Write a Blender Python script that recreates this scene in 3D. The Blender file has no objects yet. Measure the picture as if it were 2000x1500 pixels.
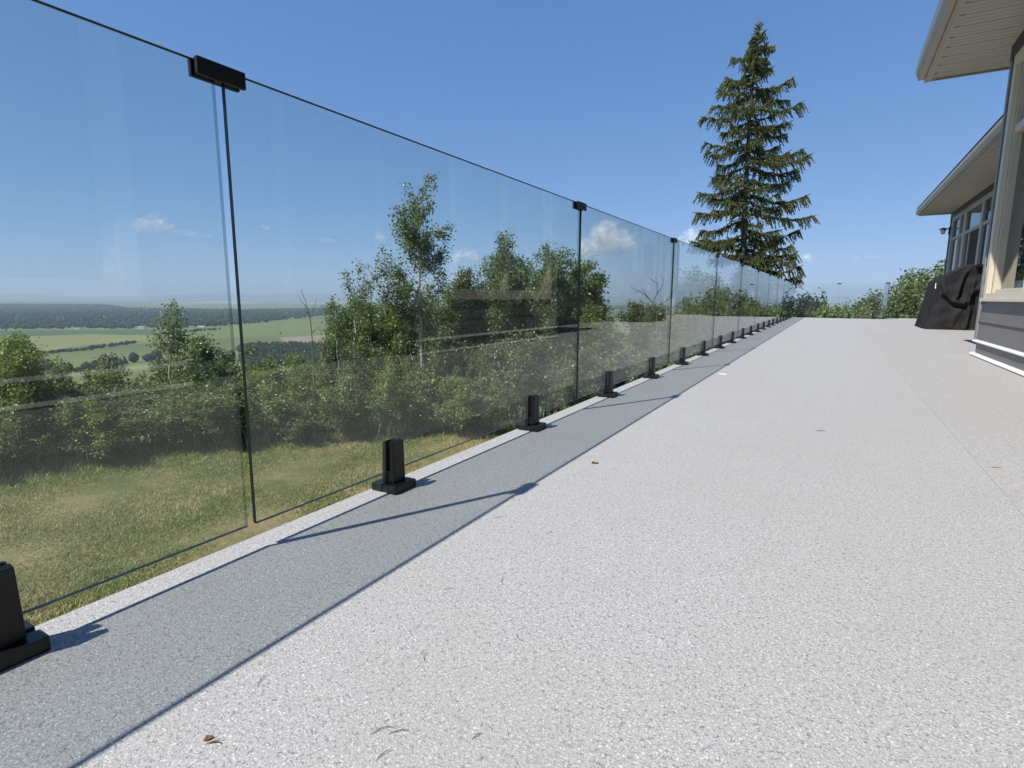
import bpy, bmesh, math, random
import numpy as np
from mathutils import Vector, Matrix

S = bpy.context.scene
COL = S.collection
RNG = np.random.default_rng(7)
random.seed(7)

# ------------------------------------------------------------------ camera, sky, sun, exposure
CAM = np.array([1.185, 0.0, 0.61])
ROT = np.array([[0.8651292477534329, 0.08008858789411391, -0.49511332316016926],
                [0.5015407026291613, -0.13247043320236893, 0.8549318732702765],
                [0.0028824100725938955, -0.9879460523815576, -0.15477173287092802]])
FPX = 1073.9
cd = bpy.data.cameras.new('camera'); cam = bpy.data.objects.new('camera', cd); COL.objects.link(cam)
cd.sensor_width = 36; cd.lens = FPX / 2000 * 36; cd.clip_start = 0.02; cd.clip_end = 150000
m = np.eye(4); m[:3, 0] = ROT[:, 0]; m[:3, 1] = -ROT[:, 1]; m[:3, 2] = -ROT[:, 2]; m[:3, 3] = CAM
cam.matrix_world = Matrix(m.tolist())
S.camera = cam

SUN_DIR = Vector((0.338, 0.66, -1.0)).normalized()          # the way the light travels
w = bpy.data.worlds.new('World'); S.world = w; w.use_nodes = True
wn = w.node_tree.nodes; wl = w.node_tree.links; wn.clear()
wo = wn.new('ShaderNodeOutputWorld'); wb = wn.new('ShaderNodeBackground'); sky = wn.new('ShaderNodeTexSky')
sky.sky_type = 'NISHITA'; sky.sun_disc = False
sky.sun_elevation = math.asin(-SUN_DIR.z); sky.sun_rotation = math.atan2(-SUN_DIR.x, -SUN_DIR.y)
sky.altitude = 1200; sky.air_density = 0.7; sky.dust_density = 0.2; sky.ozone_density = 4.0
wb.inputs['Strength'].default_value = 0.088
# softer fall-off of the sky's brightness with height, as a hazy summer sky has it (the same everywhere)
sp = wn.new('ShaderNodeSeparateColor'); cb = wn.new('ShaderNodeCombineColor'); wl.new(sky.outputs[0], sp.inputs[0])
for ch, (ga, am) in enumerate(((.72, .82), (.55, 1.29), (.40, 2.28))):
    pw_ = wn.new('ShaderNodeMath'); pw_.operation = 'POWER'; pw_.inputs[1].default_value = ga; wl.new(sp.outputs[ch], pw_.inputs[0])
    ml_ = wn.new('ShaderNodeMath'); ml_.operation = 'MULTIPLY'; ml_.inputs[1].default_value = am; wl.new(pw_.outputs[0], ml_.inputs[0]); wl.new(ml_.outputs[0], cb.inputs[ch])
wl.new(cb.outputs[0], wb.inputs[0]); wl.new(wb.outputs[0], wo.inputs[0])
ld = bpy.data.lights.new('sun', 'SUN'); ld.energy = 3.5; ld.angle = math.radians(0.5); ld.color = (1.0, 0.945, 0.865)
sun = bpy.data.objects.new('sun', ld); COL.objects.link(sun)
sun.rotation_euler = SUN_DIR.to_track_quat('-Z', 'Y').to_euler()
S.view_settings.view_transform = 'Standard'; S.view_settings.look = 'None'
S.view_settings.exposure = 0.92; S.view_settings.gamma = 1.0
try: S.view_settings.use_curve_mapping = False
except Exception: pass
S.render.engine = 'CYCLES'
S.cycles.use_denoising = True
S.cycles.max_bounces = 8; S.cycles.diffuse_bounces = 3; S.cycles.glossy_bounces = 4
S.cycles.transparent_max_bounces = 48; S.cycles.transmission_bounces = 4; S.cycles.volume_bounces = 0
S.cycles.caustics_reflective = False; S.cycles.caustics_refractive = False

# ------------------------------------------------------------------ helpers
def ray(px, py):
    d = ROT @ np.array([px - 1000, py - 750, FPX]); return d
def ground_point(px, py, z):
    d = ray(px, py); return CAM + d * ((z - CAM[2]) / d[2])
def at_dist(px, py, dist):
    d = ray(px, py); d = d / math.hypot(d[0], d[1]); return CAM + d * dist

def tag(o, label=None, cat=None, group=None, kind=None):
    if label: o['label'] = label
    if cat: o['category'] = cat
    if group: o['group'] = group
    if kind: o['kind'] = kind
    return o

def empty(name, loc=(0, 0, 0), rz=0.0):
    o = bpy.data.objects.new(name, None); COL.objects.link(o)
    o.location = loc; o.rotation_euler = (0, 0, rz); o.empty_display_size = 0.1
    return o

def link(name, me, mat=None, parent=None):
    if mat is not None and not me.materials: me.materials.append(mat)
    o = bpy.data.objects.new(name, me); COL.objects.link(o)
    if parent is not None: o.parent = parent
    return o

def np_mesh(name, verts, faces, smooth=False):
    """verts (n,3), faces (m,k) of one size k"""
    me = bpy.data.meshes.new(name)
    verts = np.asarray(verts, np.float32); faces = np.asarray(faces, np.int32)
    me.vertices.add(len(verts)); me.vertices.foreach_set('co', verts.ravel())
    k = faces.shape[1]
    me.loops.add(faces.size); me.loops.foreach_set('vertex_index', faces.ravel())
    me.polygons.add(len(faces)); me.polygons.foreach_set('loop_start', np.arange(0, faces.size, k, dtype=np.int32))
    if smooth: me.polygons.foreach_set('use_smooth', np.ones(len(faces), bool))
    me.update(calc_edges=True); me.validate()
    return me

class MB:
    def __init__(s): s.bm = bmesh.new()
    def box(s, x0, x1, y0, y1, z0, z1, bevel=0.0, mi=0):
        r = bmesh.ops.create_cube(s.bm, size=1.0)
        vs = r['verts']
        for v in vs:
            v.co = Vector((x0 + (v.co.x + .5) * (x1 - x0), y0 + (v.co.y + .5) * (y1 - y0), z0 + (v.co.z + .5) * (z1 - z0)))
        fs = {f for v in vs for f in v.link_faces}
        for f in fs: f.material_index = mi
        if bevel > 0:
            es = list({e for v in vs for e in v.link_edges})
            bmesh.ops.bevel(s.bm, geom=es, offset=bevel, segments=2, affect='EDGES', profile=0.6)
        return s
    def prism(s, pts, z0, z1):
        a = [s.bm.verts.new((p[0], p[1], z0)) for p in pts]; b = [s.bm.verts.new((p[0], p[1], z1)) for p in pts]
        n = len(pts)
        s.bm.faces.new(a[::-1]); s.bm.faces.new(b)
        for i in range(n): s.bm.faces.new((a[i], a[(i + 1) % n], b[(i + 1) % n], b[i]))
        return s
    def prism_y(s, pts, y0, y1):
        """profile in x,z pushed along y"""
        a = [s.bm.verts.new((p[0], y0, p[1])) for p in pts]; b = [s.bm.verts.new((p[0], y1, p[1])) for p in pts]
        n = len(pts)
        s.bm.faces.new(a); s.bm.faces.new(b[::-1])
        for i in range(n): s.bm.faces.new((b[i], b[(i + 1) % n], a[(i + 1) % n], a[i]))
        return s
    def cyl(s, c, r, h, axis='Z', seg=16, r2=None):
        mat = Matrix.Translation(c)
        if axis == 'X': mat = mat @ Matrix.Rotation(math.pi / 2, 4, 'Y')
        if axis == 'Y': mat = mat @ Matrix.Rotation(math.pi / 2, 4, 'X')
        bmesh.ops.create_cone(s.bm, cap_ends=True, segments=seg, radius1=r, radius2=r if r2 is None else r2, depth=h, matrix=mat)
        return s
    def mesh(s, name):
        bmesh.ops.recalc_face_normals(s.bm, faces=s.bm.faces)
        me = bpy.data.meshes.new(name); s.bm.to_mesh(me); s.bm.free(); return me
    def build(s, name, mat, parent=None):
        return link(name, s.mesh(name), mat, parent)

def tubes_mesh(name, paths, n=5):
    """paths: list of (points (k,3), radii (k,))"""
    V, F, off = [], [], 0
    ang = np.arange(n) * 2 * math.pi / n
    for P, Rr in paths:
        P = np.asarray(P, float); Rr = np.asarray(Rr, float); k = len(P)
        T = np.gradient(P, axis=0); T /= np.linalg.norm(T, axis=1)[:, None] + 1e-9
        ref = np.where(np.abs(T[:, 2:3]) > .9, np.array([[1., 0, 0]]), np.array([[0, 0, 1.]]))
        A = np.cross(T, ref); A /= np.linalg.norm(A, axis=1)[:, None] + 1e-9
        B = np.cross(T, A)
        ring = P[:, None, :] + Rr[:, None, None] * (np.cos(ang)[None, :, None] * A[:, None, :] + np.sin(ang)[None, :, None] * B[:, None, :])
        V.append(ring.reshape(-1, 3))
        i = np.arange(k - 1)[:, None] * n; j = np.arange(n)[None, :]; j2 = (j + 1) % n
        F.append(np.stack([i + j, i + j2, i + n + j2, i + n + j], -1).reshape(-1, 4) + off)
        off += k * n
    return np_mesh(name, np.concatenate(V), np.concatenate(F), smooth=True)

def leaves_mesh(name, pts, size, rng, aspect=.8, up=.9):
    """a small folded rhombic leaf of four triangles' worth of outline at each point"""
    n = len(pts)
    d = rng.normal(size=(n, 3)); d[:, 2] -= .35; d /= np.linalg.norm(d, axis=1)[:, None]
    nr = rng.normal(size=(n, 3)); nr[:, 2] += up; s = np.cross(d, nr); s /= np.linalg.norm(s, axis=1)[:, None] + 1e-9
    u = np.cross(s, d)
    L = size * rng.uniform(.5, 1.4, n)[:, None]; W = L * aspect * .5
    p0 = pts; p1 = pts + d * L * .45 + s * W + u * L * .12; p2 = pts + d * L; p3 = pts + d * L * .45 - s * W + u * L * .12
    V = np.stack([p0, p1, p2, p3], 1).reshape(-1, 3)
    b = np.arange(n)[:, None] * 4
    F = np.concatenate([b + [0, 1, 2], b + [0, 2, 3]], 1).reshape(-1, 3)
    return np_mesh(name, V, F)

# ------------------------------------------------------------------ materials
MATS = {}
def new_mat(name):
    mt = bpy.data.materials.new(name); mt.use_nodes = True; nt = mt.node_tree; nt.nodes.clear()
    out = nt.nodes.new('ShaderNodeOutputMaterial'); MATS[name] = mt
    return mt, nt, out
def N(nt, t, **kw):
    n = nt.nodes.new(t)
    for k, v in kw.items():
        if hasattr(n, k): setattr(n, k, v)
        else: n.inputs[k.replace('_', ' ')].default_value = v
    return n
def math_node(nt, op, a=None, b=None, clamp=False):
    n = nt.nodes.new('ShaderNodeMath'); n.operation = op; n.use_clamp = clamp
    for i, v in enumerate((a, b)):
        if v is None: continue
        if isinstance(v, (int, float)): n.inputs[i].default_value = v
        else: nt.links.new(v, n.inputs[i])
    return n.outputs[0]
def mixc(nt, fac, a, b, blend='MIX'):
    n = nt.nodes.new('ShaderNodeMix'); n.data_type = 'RGBA'; n.blend_type = blend
    for i, v in ((0, fac), (6, a), (7, b)):
        if isinstance(v, (int, float)): n.inputs[i].default_value = v
        elif isinstance(v, tuple): n.inputs[i].default_value = (*v, 1) if len(v) == 3 else v
        else: nt.links.new(v, n.inputs[i])
    return n.outputs[2]
def ramp(nt, fac, stops):
    n = nt.nodes.new('ShaderNodeValToRGB'); r = n.color_ramp
    while len(r.elements) < len(stops): r.elements.new(.5)
    for e, (p, c) in zip(r.elements, stops):
        e.position = p; e.color = (c, c, c, 1) if isinstance(c, (int, float)) else (*c, 1)
    nt.links.new(fac, n.inputs[0]); return n.outputs[0]
def noise(nt, vec, scale, detail=3, rough=.5, dist=0.0):
    n = nt.nodes.new('ShaderNodeTexNoise'); n.inputs['Scale'].default_value = scale; n.inputs['Detail'].default_value = detail
    n.inputs['Roughness'].default_value = rough; n.inputs['Distortion'].default_value = dist
    if vec is not None: nt.links.new(vec, n.inputs['Vector'])
    return n.outputs['Fac']
def pos(nt):
    return nt.nodes.new('ShaderNodeNewGeometry').outputs['Position']
def objco(nt):
    return nt.nodes.new('ShaderNodeTexCoord').outputs['Object']
def mapping(nt, vec, scale=(1, 1, 1), rot=(0, 0, 0)):
    n = nt.nodes.new('ShaderNodeMapping'); n.inputs['Scale'].default_value = scale; n.inputs['Rotation'].default_value = rot
    nt.links.new(vec, n.inputs['Vector']); return n.outputs[0]
def principled(nt, out, **kw):
    p = nt.nodes.new('ShaderNodeBsdfPrincipled')
    for k, v in kw.items():
        key = k.replace('_', ' ')
        if isinstance(v, tuple): p.inputs[key].default_value = (*v, 1) if len(v) == 3 else v
        elif isinstance(v, (int, float)): p.inputs[key].default_value = v
        else: nt.links.new(v, p.inputs[key])
    nt.links.new(p.outputs[0], out.inputs[0]); return p
def bump(nt, height, strength, distance):
    b = nt.nodes.new('ShaderNodeBump'); b.inputs['Strength'].default_value = strength; b.inputs['Distance'].default_value = distance
    nt.links.new(height, b.inputs['Height']); return b.outputs[0]

def simple(name, col, rough=.6, var=.12, scale=6, bump_s=0.0, bump_scale=80, metallic=0.0, spec=.5):
    mt, nt, out = new_mat(name); v = objco(nt)
    f = noise(nt, v, scale, 5, .6)
    lo = tuple(c * (1 - var) for c in col); hi = tuple(min(1, c * (1 + var)) for c in col)
    c = mixc(nt, ramp(nt, f, [(.3, 0), (.7, 1)]), lo, hi)
    p = principled(nt, out, Base_Color=c, Roughness=rough, Metallic=metallic)
    p.inputs['Specular IOR Level'].default_value = spec
    if bump_s: nt.links.new(bump(nt, noise(nt, v, bump_scale, 3, .6), bump_s, .002), p.inputs['Normal'])
    return mt

def deck_material(name, tint):
    mt, nt, out = new_mat(name); P = pos(nt)
    # warp so that the flecks curl
    wn_ = nt.nodes.new('ShaderNodeTexNoise'); wn_.inputs['Scale'].default_value = 85; wn_.inputs['Detail'].default_value = 2
    nt.links.new(P, wn_.inputs['Vector'])
    off = nt.nodes.new('ShaderNodeVectorMath'); off.operation = 'SCALE'; off.inputs[3].default_value = .008
    sub = nt.nodes.new('ShaderNodeVectorMath'); sub.operation = 'SUBTRACT'; sub.inputs[1].default_value = (.5, .5, .5)
    nt.links.new(wn_.outputs['Color'], sub.inputs[0]); nt.links.new(sub.outputs[0], off.inputs[0])
    add = nt.nodes.new('ShaderNodeVectorMath'); add.operation = 'ADD'
    nt.links.new(P, add.inputs[0]); nt.links.new(off.outputs[0], add.inputs[1]); W = add.outputs[0]
    chips = noise(nt, W, 262, 2, .55)
    chips2 = noise(nt, mapping(nt, W, (1, 1.7, 1), (0, 0, .8)), 170, 1, .5)
    line = noise(nt, mapping(nt, W, (1, 1, 1), (0, 0, 2.1)), 145, 1, .5)
    line = math_node(nt, 'ABSOLUTE', math_node(nt, 'SUBTRACT', line, .5))
    line = ramp(nt, line, [(0, 1), (.022, 1), (.05, 0)])
    lmask = ramp(nt, noise(nt, P, 105, 2, .6), [(.53, 0), (.61, 1)])
    line = math_node(nt, 'MULTIPLY', line, lmask)
    dots = ramp(nt, noise(nt, P, 420, 1, .5), [(.29, 1), (.345, 0)])
    white = ramp(nt, chips, [(.56, 0), (.66, 1)])
    grey = ramp(nt, chips2, [(.36, 1), (.46, 0)])
    base = tuple(.385 * t for t in tint); hi = tuple(min(.78, .645 * t) for t in tint); lo = tuple(.265 * t for t in tint)
    c = mixc(nt, grey, base, lo); c = mixc(nt, white, c, hi)
    c = mixc(nt, math_node(nt, 'MULTIPLY', line, .72), c, (.10, .10, .10))
    c = mixc(nt, math_node(nt, 'MULTIPLY', dots, .9), c, (.07, .067, .064))
    soil = ramp(nt, noise(nt, P, 1.3, 5, .65), [(.35, .0), (.75, 1)])
    c = mixc(nt, math_node(nt, 'MULTIPLY', soil, .40), c, tuple(a * b for a, b in zip((.335, .32, .30), tint)))
    soil2 = ramp(nt, noise(nt, P, 9, 4, .7), [(.5, .0), (.72, 1)])
    c = mixc(nt, math_node(nt, 'MULTIPLY', soil2, .14), c, (.27, .255, .23))
    h = math_node(nt, 'ADD', math_node(nt, 'MULTIPLY', chips, .8), math_node(nt, 'MULTIPLY', line, -.5))
    p = principled(nt, out, Base_Color=c, Roughness=.62)
    p.inputs['Specular IOR Level'].default_value = .35
    nt.links.new(bump(nt, h, .55, .0022), p.inputs['Normal'])
    return mt

def glass_material(name, tint=(.970, .989, .970), f0=.042):
    """one face of a clear pane: what is not mirrored goes straight through"""
    mt, nt, out = new_mat(name)
    g = nt.nodes.new('ShaderNodeNewGeometry')
    dot = nt.nodes.new('ShaderNodeVectorMath'); dot.operation = 'DOT_PRODUCT'
    nt.links.new(g.outputs['Incoming'], dot.inputs[0]); nt.links.new(g.outputs['Normal'], dot.inputs[1])
    c = math_node(nt, 'ABSOLUTE', dot.outputs['Value'])
    k = math_node(nt, 'POWER', math_node(nt, 'SUBTRACT', 1.0, c, True), 5.0)
    F = math_node(nt, 'ADD', math_node(nt, 'MULTIPLY', k, 1 - f0), f0, True)
    tr = N(nt, 'ShaderNodeBsdfTransparent'); tr.inputs[0].default_value = (*tint, 1)
    gl = N(nt, 'ShaderNodeBsdfGlossy'); gl.inputs['Roughness'].default_value = 0.0
    mx = nt.nodes.new('ShaderNodeMixShader')
    nt.links.new(F, mx.inputs[0]); nt.links.new(tr.outputs[0], mx.inputs[1]); nt.links.new(gl.outputs[0], mx.inputs[2])
    # a film of dust and dried drops
    P = pos(nt); du = ramp(nt, noise(nt, mapping(nt, P, (1, 1, .22)), 3.2, 5, .68), [(.40, 0.0), (.72, .022)])
    sp_ = ramp(nt, noise(nt, P, 95, 2, .6), [(.70, 0.0), (.78, .10)])
    df = N(nt, 'ShaderNodeBsdfDiffuse'); df.inputs[0].default_value = (.55, .55, .52, 1)
    m2 = nt.nodes.new('ShaderNodeMixShader'); nt.links.new(math_node(nt, 'ADD', du, math_node(nt, 'MULTIPLY', sp_, .5)), m2.inputs[0])
    nt.links.new(mx.outputs[0], m2.inputs[1]); nt.links.new(df.outputs[0], m2.inputs[2]); nt.links.new(m2.outputs[0], out.inputs[0])
    return mt

def leaf_material(name, dark, light, dead=None, trans=.35, rough=.45):
    mt, nt, out = new_mat(name)
    g = nt.nodes.new('ShaderNodeNewGeometry'); r = g.outputs['Random Per Island']
    c = mixc(nt, math_node(nt, 'POWER', r, 1.35), dark, light)
    big = ramp(nt, noise(nt, g.outputs['Position'], .9, 3, .6), [(.35, 0), (.7, 1)])
    c = mixc(nt, math_node(nt, 'MULTIPLY', big, .5), c, tuple(a * .5 + b * .75 for a, b in zip(dark, light)))
    if dead: c = mixc(nt, ramp(nt, r, [(.955, 0), (.965, 1)]), c, dead)
    p = nt.nodes.new('ShaderNodeBsdfPrincipled'); nt.links.new(c, p.inputs['Base Color'])
    p.inputs['Roughness'].default_value = rough; p.inputs['Specular IOR Level'].default_value = .45
    t = nt.nodes.new('ShaderNodeBsdfTranslucent'); nt.links.new(mixc(nt, .5, c, (.22, .30, .04)), t.inputs[0])
    mx = nt.nodes.new('ShaderNodeMixShader'); mx.inputs[0].default_value = trans
    nt.links.new(p.outputs[0], mx.inputs[1]); nt.links.new(t.outputs[0], mx.inputs[2]); nt.links.new(mx.outputs[0], out.inputs[0])
    return mt

M_DECK = deck_material('deck_vinyl', (.985, .988, .982))
M_DECK2 = deck_material('deck_vinyl_warm', (.975, .968, .942))
M_GLASS = glass_material('railing_glass')
def edge_material():
    # polished pane edge: dark from outside, half clear when looked at from within the glass
    mt, nt, out = new_mat('glass_edge'); g_ = nt.nodes.new('ShaderNodeNewGeometry')
    p = nt.nodes.new('ShaderNodeBsdfPrincipled'); p.inputs['Base Color'].default_value = (.006, .014, .017, 1); p.inputs['Roughness'].default_value = .3; p.inputs['Specular IOR Level'].default_value = .18
    t = nt.nodes.new('ShaderNodeBsdfTransparent'); t.inputs[0].default_value = (.86, .95, .92, 1); mx = nt.nodes.new('ShaderNodeMixShader')
    nt.links.new(math_node(nt, 'MULTIPLY', g_.outputs['Backfacing'], .62), mx.inputs[0]); nt.links.new(p.outputs[0], mx.inputs[1]); nt.links.new(t.outputs[0], mx.inputs[2]); nt.links.new(mx.outputs[0], out.inputs[0])
    return mt
M_EDGE_SIDE = edge_material()
M_EDGE = simple('glass_edge_dark', (.006, .014, .017), .3, .2, 3, spec=.18)
M_BLACK = simple('black_powder_coat', (0.00731, 0.00731, 0.0086), .42, .25, 30, .25, 400, spec=.45)
M_BOLT = simple('black_bolt', (.004, .004, .005), .3, .1, 30)
M_SIDING = simple('grey_siding', (0.1624, 0.1472, 0.139), .55, .06, 3, .25, 120)
M_SIDEDK = simple('charcoal_and_shaded_siding', (0.03612, 0.0344, 0.03612), .55, .08, 3, .25, 120)  # charcoal of the wing, and eave shade painted onto the near wall's grey siding
M_CORNER = simple('grey_corner_board', (0.2258, 0.2215, 0.2117), .5, .05, 3)
M_TRIM = simple('cream_window_trim', (0.6037, 0.549, 0.4326), .5, .04, 2)
M_TAUPE = simple('taupe_trim', (0.3468, 0.3251, 0.2776), .5, .05, 2)
M_WHITE = simple('white_flashing', (0.688, 0.688, 0.6794), .4, .03, 6)
M_SOFFIT = simple('taupe_soffit', (.455, .425, .37), .55, .05, 2, .2, 60)
M_GUTTER = simple('taupe_gutter', (0.3506, 0.317, 0.2682), .4, .05, 2)
M_ROOF = simple('roof_shingles', (.09, .085, .08), .9, .3, 12, .5, 60)
M_COVER = simple('black_grill_cover', (.016, .016, .018), .8, .35, 5, .4, 300, spec=.22)
M_SCREEN = simple('dark_screen', (.012, .013, .016), .8, .1, 4)
M_LAMP = simple('dark_bronze', (.02, .017, .014), .4, .1, 5)
M_OPAL = simple('frosted_glass', (.65, .62, .55), .4, .03, 5)
M_TWIG = simple('dry_twig', (.15, .085, .045), .8, .3, 40)
M_DEADLEAF = simple('dead_leaf', (.16, .075, .035), .7, .3, 60)
M_CHIP = simple('white_chip', (.85, .85, .83), .5, .04, 30)
M_BARK = simple('dark_bark', (.085, .07, .055), .9, .4, 14, .6, 40)
M_STEM = simple('grey_stem', (.36, .34, .28), .85, .35, 9, .4, 40)
M_DEADWOOD = simple('dead_wood', (.15, .135, .115), .9, .35, 9, .4, 40)
M_ASPENBARK = simple('pale_bark', (.40, .39, .33), .75, .35, 7, .4, 30)
M_LEAF = leaf_material('aspen_leaves', (.055, .098, .034), (.265, .320, .165), trans=.38, rough=.34)
M_LEAF2 = leaf_material('shrub_leaves', (.050, .092, .026), (.275, .335, .150), (.28, .24, .13), trans=.40, rough=.36)
M_LEAF3 = leaf_material('yellow_green_leaves', (.095, .145, .030), (.26, .33, .085), trans=.36)
M_LEAF4 = leaf_material('silver_green_leaves', (.075, .10, .055), (.17, .205, .12), trans=.28)
M_NEEDLE = leaf_material('spruce_needles', (.060, .088, .034), (.285, .315, .13), (.18, .11, .06), trans=.12, rough=.5)

def window_pane_material():
    mt, nt, out = new_mat('window_pane')
    p = principled(nt, out, Base_Color=(.022, .026, .03), Roughness=.015)
    p.inputs['IOR'].default_value = 1.75
    nt.links.new(bump(nt, noise(nt, objco(nt), 1.2, 1, .4), .03, .01), p.inputs['Normal'])
    return mt
M_PANE = window_pane_material()

# ------------------------------------------------------------------ ground and valley
LAWN_Z, VALLEY_Z = -3.0, -100.0
def ground_z(x, y):
    r = np.hypot(np.asarray(x, float) - 1.2, np.asarray(y, float))
    t = np.clip(r - 15.5, 0, None)
    z = LAWN_Z - 0.36 * np.maximum(0, t - 1.6 * (1 - np.exp(-t / 1.6)))
    z = np.where(z < VALLEY_Z + 20, VALLEY_Z + 20 * np.exp((z - VALLEY_Z - 20) / 20.0), z)
    return np.where(r > 700, VALLEY_Z, z)

rr = np.concatenate([np.linspace(0, 30, 40), np.geomspace(31, 30000, 110)])
na = 240
aa = np.linspace(0, 2 * math.pi, na, endpoint=False)
Rg, Ag = np.meshgrid(rr, aa, indexing='ij')
gx = 1.2 + Rg * np.sin(Ag); gy = Rg * np.cos(Ag)
gz = ground_z(gx, gy) + np.where((Rg > 3) & (Rg < 16), .03 * np.sin(gx * 1.7) * np.cos(gy * 1.3), 0)
V = np.stack([gx, gy, gz], -1).reshape(-1, 3)
i = np.arange(len(rr) - 1)[:, None] * na; j = np.arange(na)[None, :]; j2 = (j + 1) % na
F = np.stack([i + j, i + na + j, i + na + j2, i + j2], -1).reshape(-1, 4)

mt, nt, out = new_mat('ground')
P = pos(nt)
dn = nt.nodes.new('ShaderNodeVectorMath'); dn.operation = 'LENGTH'; nt.links.new(P, dn.inputs[0]); dist = dn.outputs['Value']
near = mixc(nt, ramp(nt, noise(nt, P, .55, 5, .65), [(.38, 0), (.62, 1)]), (.10, .115, .042), (.24, .20, .11))
near = mixc(nt, ramp(nt, noise(nt, P, 14, 4, .7), [(.4, 0), (.7, .5)]), near, (.05, .055, .022))
slope = mixc(nt, noise(nt, P, .15, 4, .6), (.040, .058, .020), (.085, .095, .040))
far = mixc(nt, ramp(nt, noise(nt, P, .0016, 3, .5), [(.40, 0), (.60, 1)]), (.115, .142, .056), (.165, .182, .075))
far = mixc(nt, ramp(nt, noise(nt, mapping(nt, P, (1, .25, 1), (0, 0, .9)), .012, 4, .6), [(.35, 0), (.75, .5)]), far, (.070, .105, .042))
vor = nt.nodes.new('ShaderNodeTexVoronoi'); vor.inputs['Scale'].default_value = .0009; vor.distance = 'CHEBYCHEV'
nt.links.new(P, vor.inputs['Vector'])
farther = mixc(nt, vor.outputs['Color'], (.07, .115, .045), (.24, .235, .09)); farther = mixc(nt, .45, farther, (.115, .155, .065))
c = mixc(nt, ramp(nt, math_node(nt, 'MULTIPLY', dist, 1 / 40.0), [(.38, 0), (.48, 1)]), near, slope)
c = mixc(nt, ramp(nt, math_node(nt, 'MULTIPLY', dist, 1 / 1200.0), [(.25, 0), (.4, 1)]), c, far)
c = mixc(nt, ramp(nt, math_node(nt, 'MULTIPLY', dist, 1 / 10000.0), [(.35, 0), (.55, 1)]), c, farther)
principled(nt, out, Base_Color=c, Roughness=.95, Specular_IOR_Level=.1)
g = link('ground', np_mesh('ground', V, F, True), mt); tag(g, kind='structure')

def flat_mat(name, c1, c2, sc, stretch=(1, .15, 1), rot=.6):
    mt, nt, out = new_mat(name)
    f = noise(nt, mapping(nt, pos(nt), stretch, (0, 0, rot)), sc, 5, .65)
    principled(nt, out, Base_Color=mixc(nt, ramp(nt, f, [(.3, 0), (.7, 1)]), c1, c2), Roughness=.95, Specular_IOR_Level=.1)
    return mt
FM = {
 'yellow': flat_mat('ripening_field', (.165, .180, .066), (.215, .215, .090), .02),
 'green': flat_mat('green_field', (.118, .150, .052), (.160, .185, .070), .02),
 'dark': flat_mat('dark_field', (.058, .098, .040), (.085, .125, .050), .015),
 'bare': flat_mat('bare_field', (.20, .17, .12), (.27, .23, .165), .03),
 'pale': flat_mat('pale_field', (.27, .27, .13), (.36, .34, .18), .01),
 'gravel': flat_mat('gravel_road', (.45, .43, .38), (.55, .52, .47), .3),
}
def field(name, key, pts, lift):
    w_ = [ground_point(px, py, VALLEY_Z + lift) for px, py in pts]
    bm = bmesh.new(); vs = [bm.verts.new(p) for p in w_]; f = bm.faces.new(vs)
    if f.normal.z < 0: f.normal_flip()
    me = bpy.data.meshes.new(name); bm.to_mesh(me); bm.free()
    tag(link(name, me, FM[key]), kind='structure')
field('crop_field', 'dark', [(-60, 646), (330, 643), (305, 654), (180, 652), (60, 656), (-60, 664)], .3)
field('crop_field', 'yellow', [(-60, 665), (60, 657), (180, 653), (305, 655), (345, 661), (150, 676), (70, 690), (-60, 700)], .3)
field('crop_field', 'green', [(360, 646), (470, 632), (660, 622), (700, 652), (560, 654), (360, 668), (250, 674)], .35)
field('crop_field', 'bare', [(545, 659), (670, 652), (690, 674), (560, 672)], .4)
field('crop_field', 'pale', [(300, 592), (420, 588.5), (520, 590), (480, 593)], .5)
field('crop_field', 'pale', [(560, 592), (700, 590), (740, 592.5), (600, 594)], .5)
field('crop_field', 'green', [(-50, 590), (210, 586.5), (330, 588.5), (120, 592)], .5)
field('gravel_road', 'gravel', [(470, 727), (640, 713), (645, 717), (475, 733)], .5)

# far blue hills, well rounded ridges
def hills(name, dist, az0, az1, base, amp, seed, step=.4):
    rg = np.random.default_rng(seed); az = np.radians(np.arange(az0, az1, step)); n = len(az)
    prof = np.zeros(n)
    for k in range(1, 9): prof += np.sin(np.linspace(0, k * 2.3 * math.pi, n) + rg.uniform(0, 6.28)) / k ** 1.1
    prof = (prof - prof.min()) / (prof.max() - prof.min()); prof *= np.sin(np.linspace(0, math.pi, n)) ** .4
    rows = [(-3500, 0), (-2500, .35), (-1200, .8), (0, 1), (1500, .7), (3500, 0)]
    V = [np.stack([1.2 + (dist + dr) * np.sin(az), (dist + dr) * np.cos(az), VALLEY_Z - 2 + (base + amp * prof) * s], -1) for dr, s in rows]
    V = np.concatenate(V); k = len(rows)
    F = [(r * n + q, r * n + q + 1, (r + 1) * n + q + 1, (r + 1) * n + q) for r in range(k - 1) for q in range(n - 1)]
    return np_mesh(name, V, F, True)
mh = flat_mat('far_hills', (.05, .075, .04), (.09, .11, .055), .0008, (1, 1, 1))
for a in [(26000, -82, -54, 60, 190, 3), (25500, -66, -30, 120, 170, 5), (26500, -32, 12, 90, 150, 11), (26000, 8, 45, 90, 170, 19)]:
    tag(link('hills', hills('hills', *a), mh), kind='structure')

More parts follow.
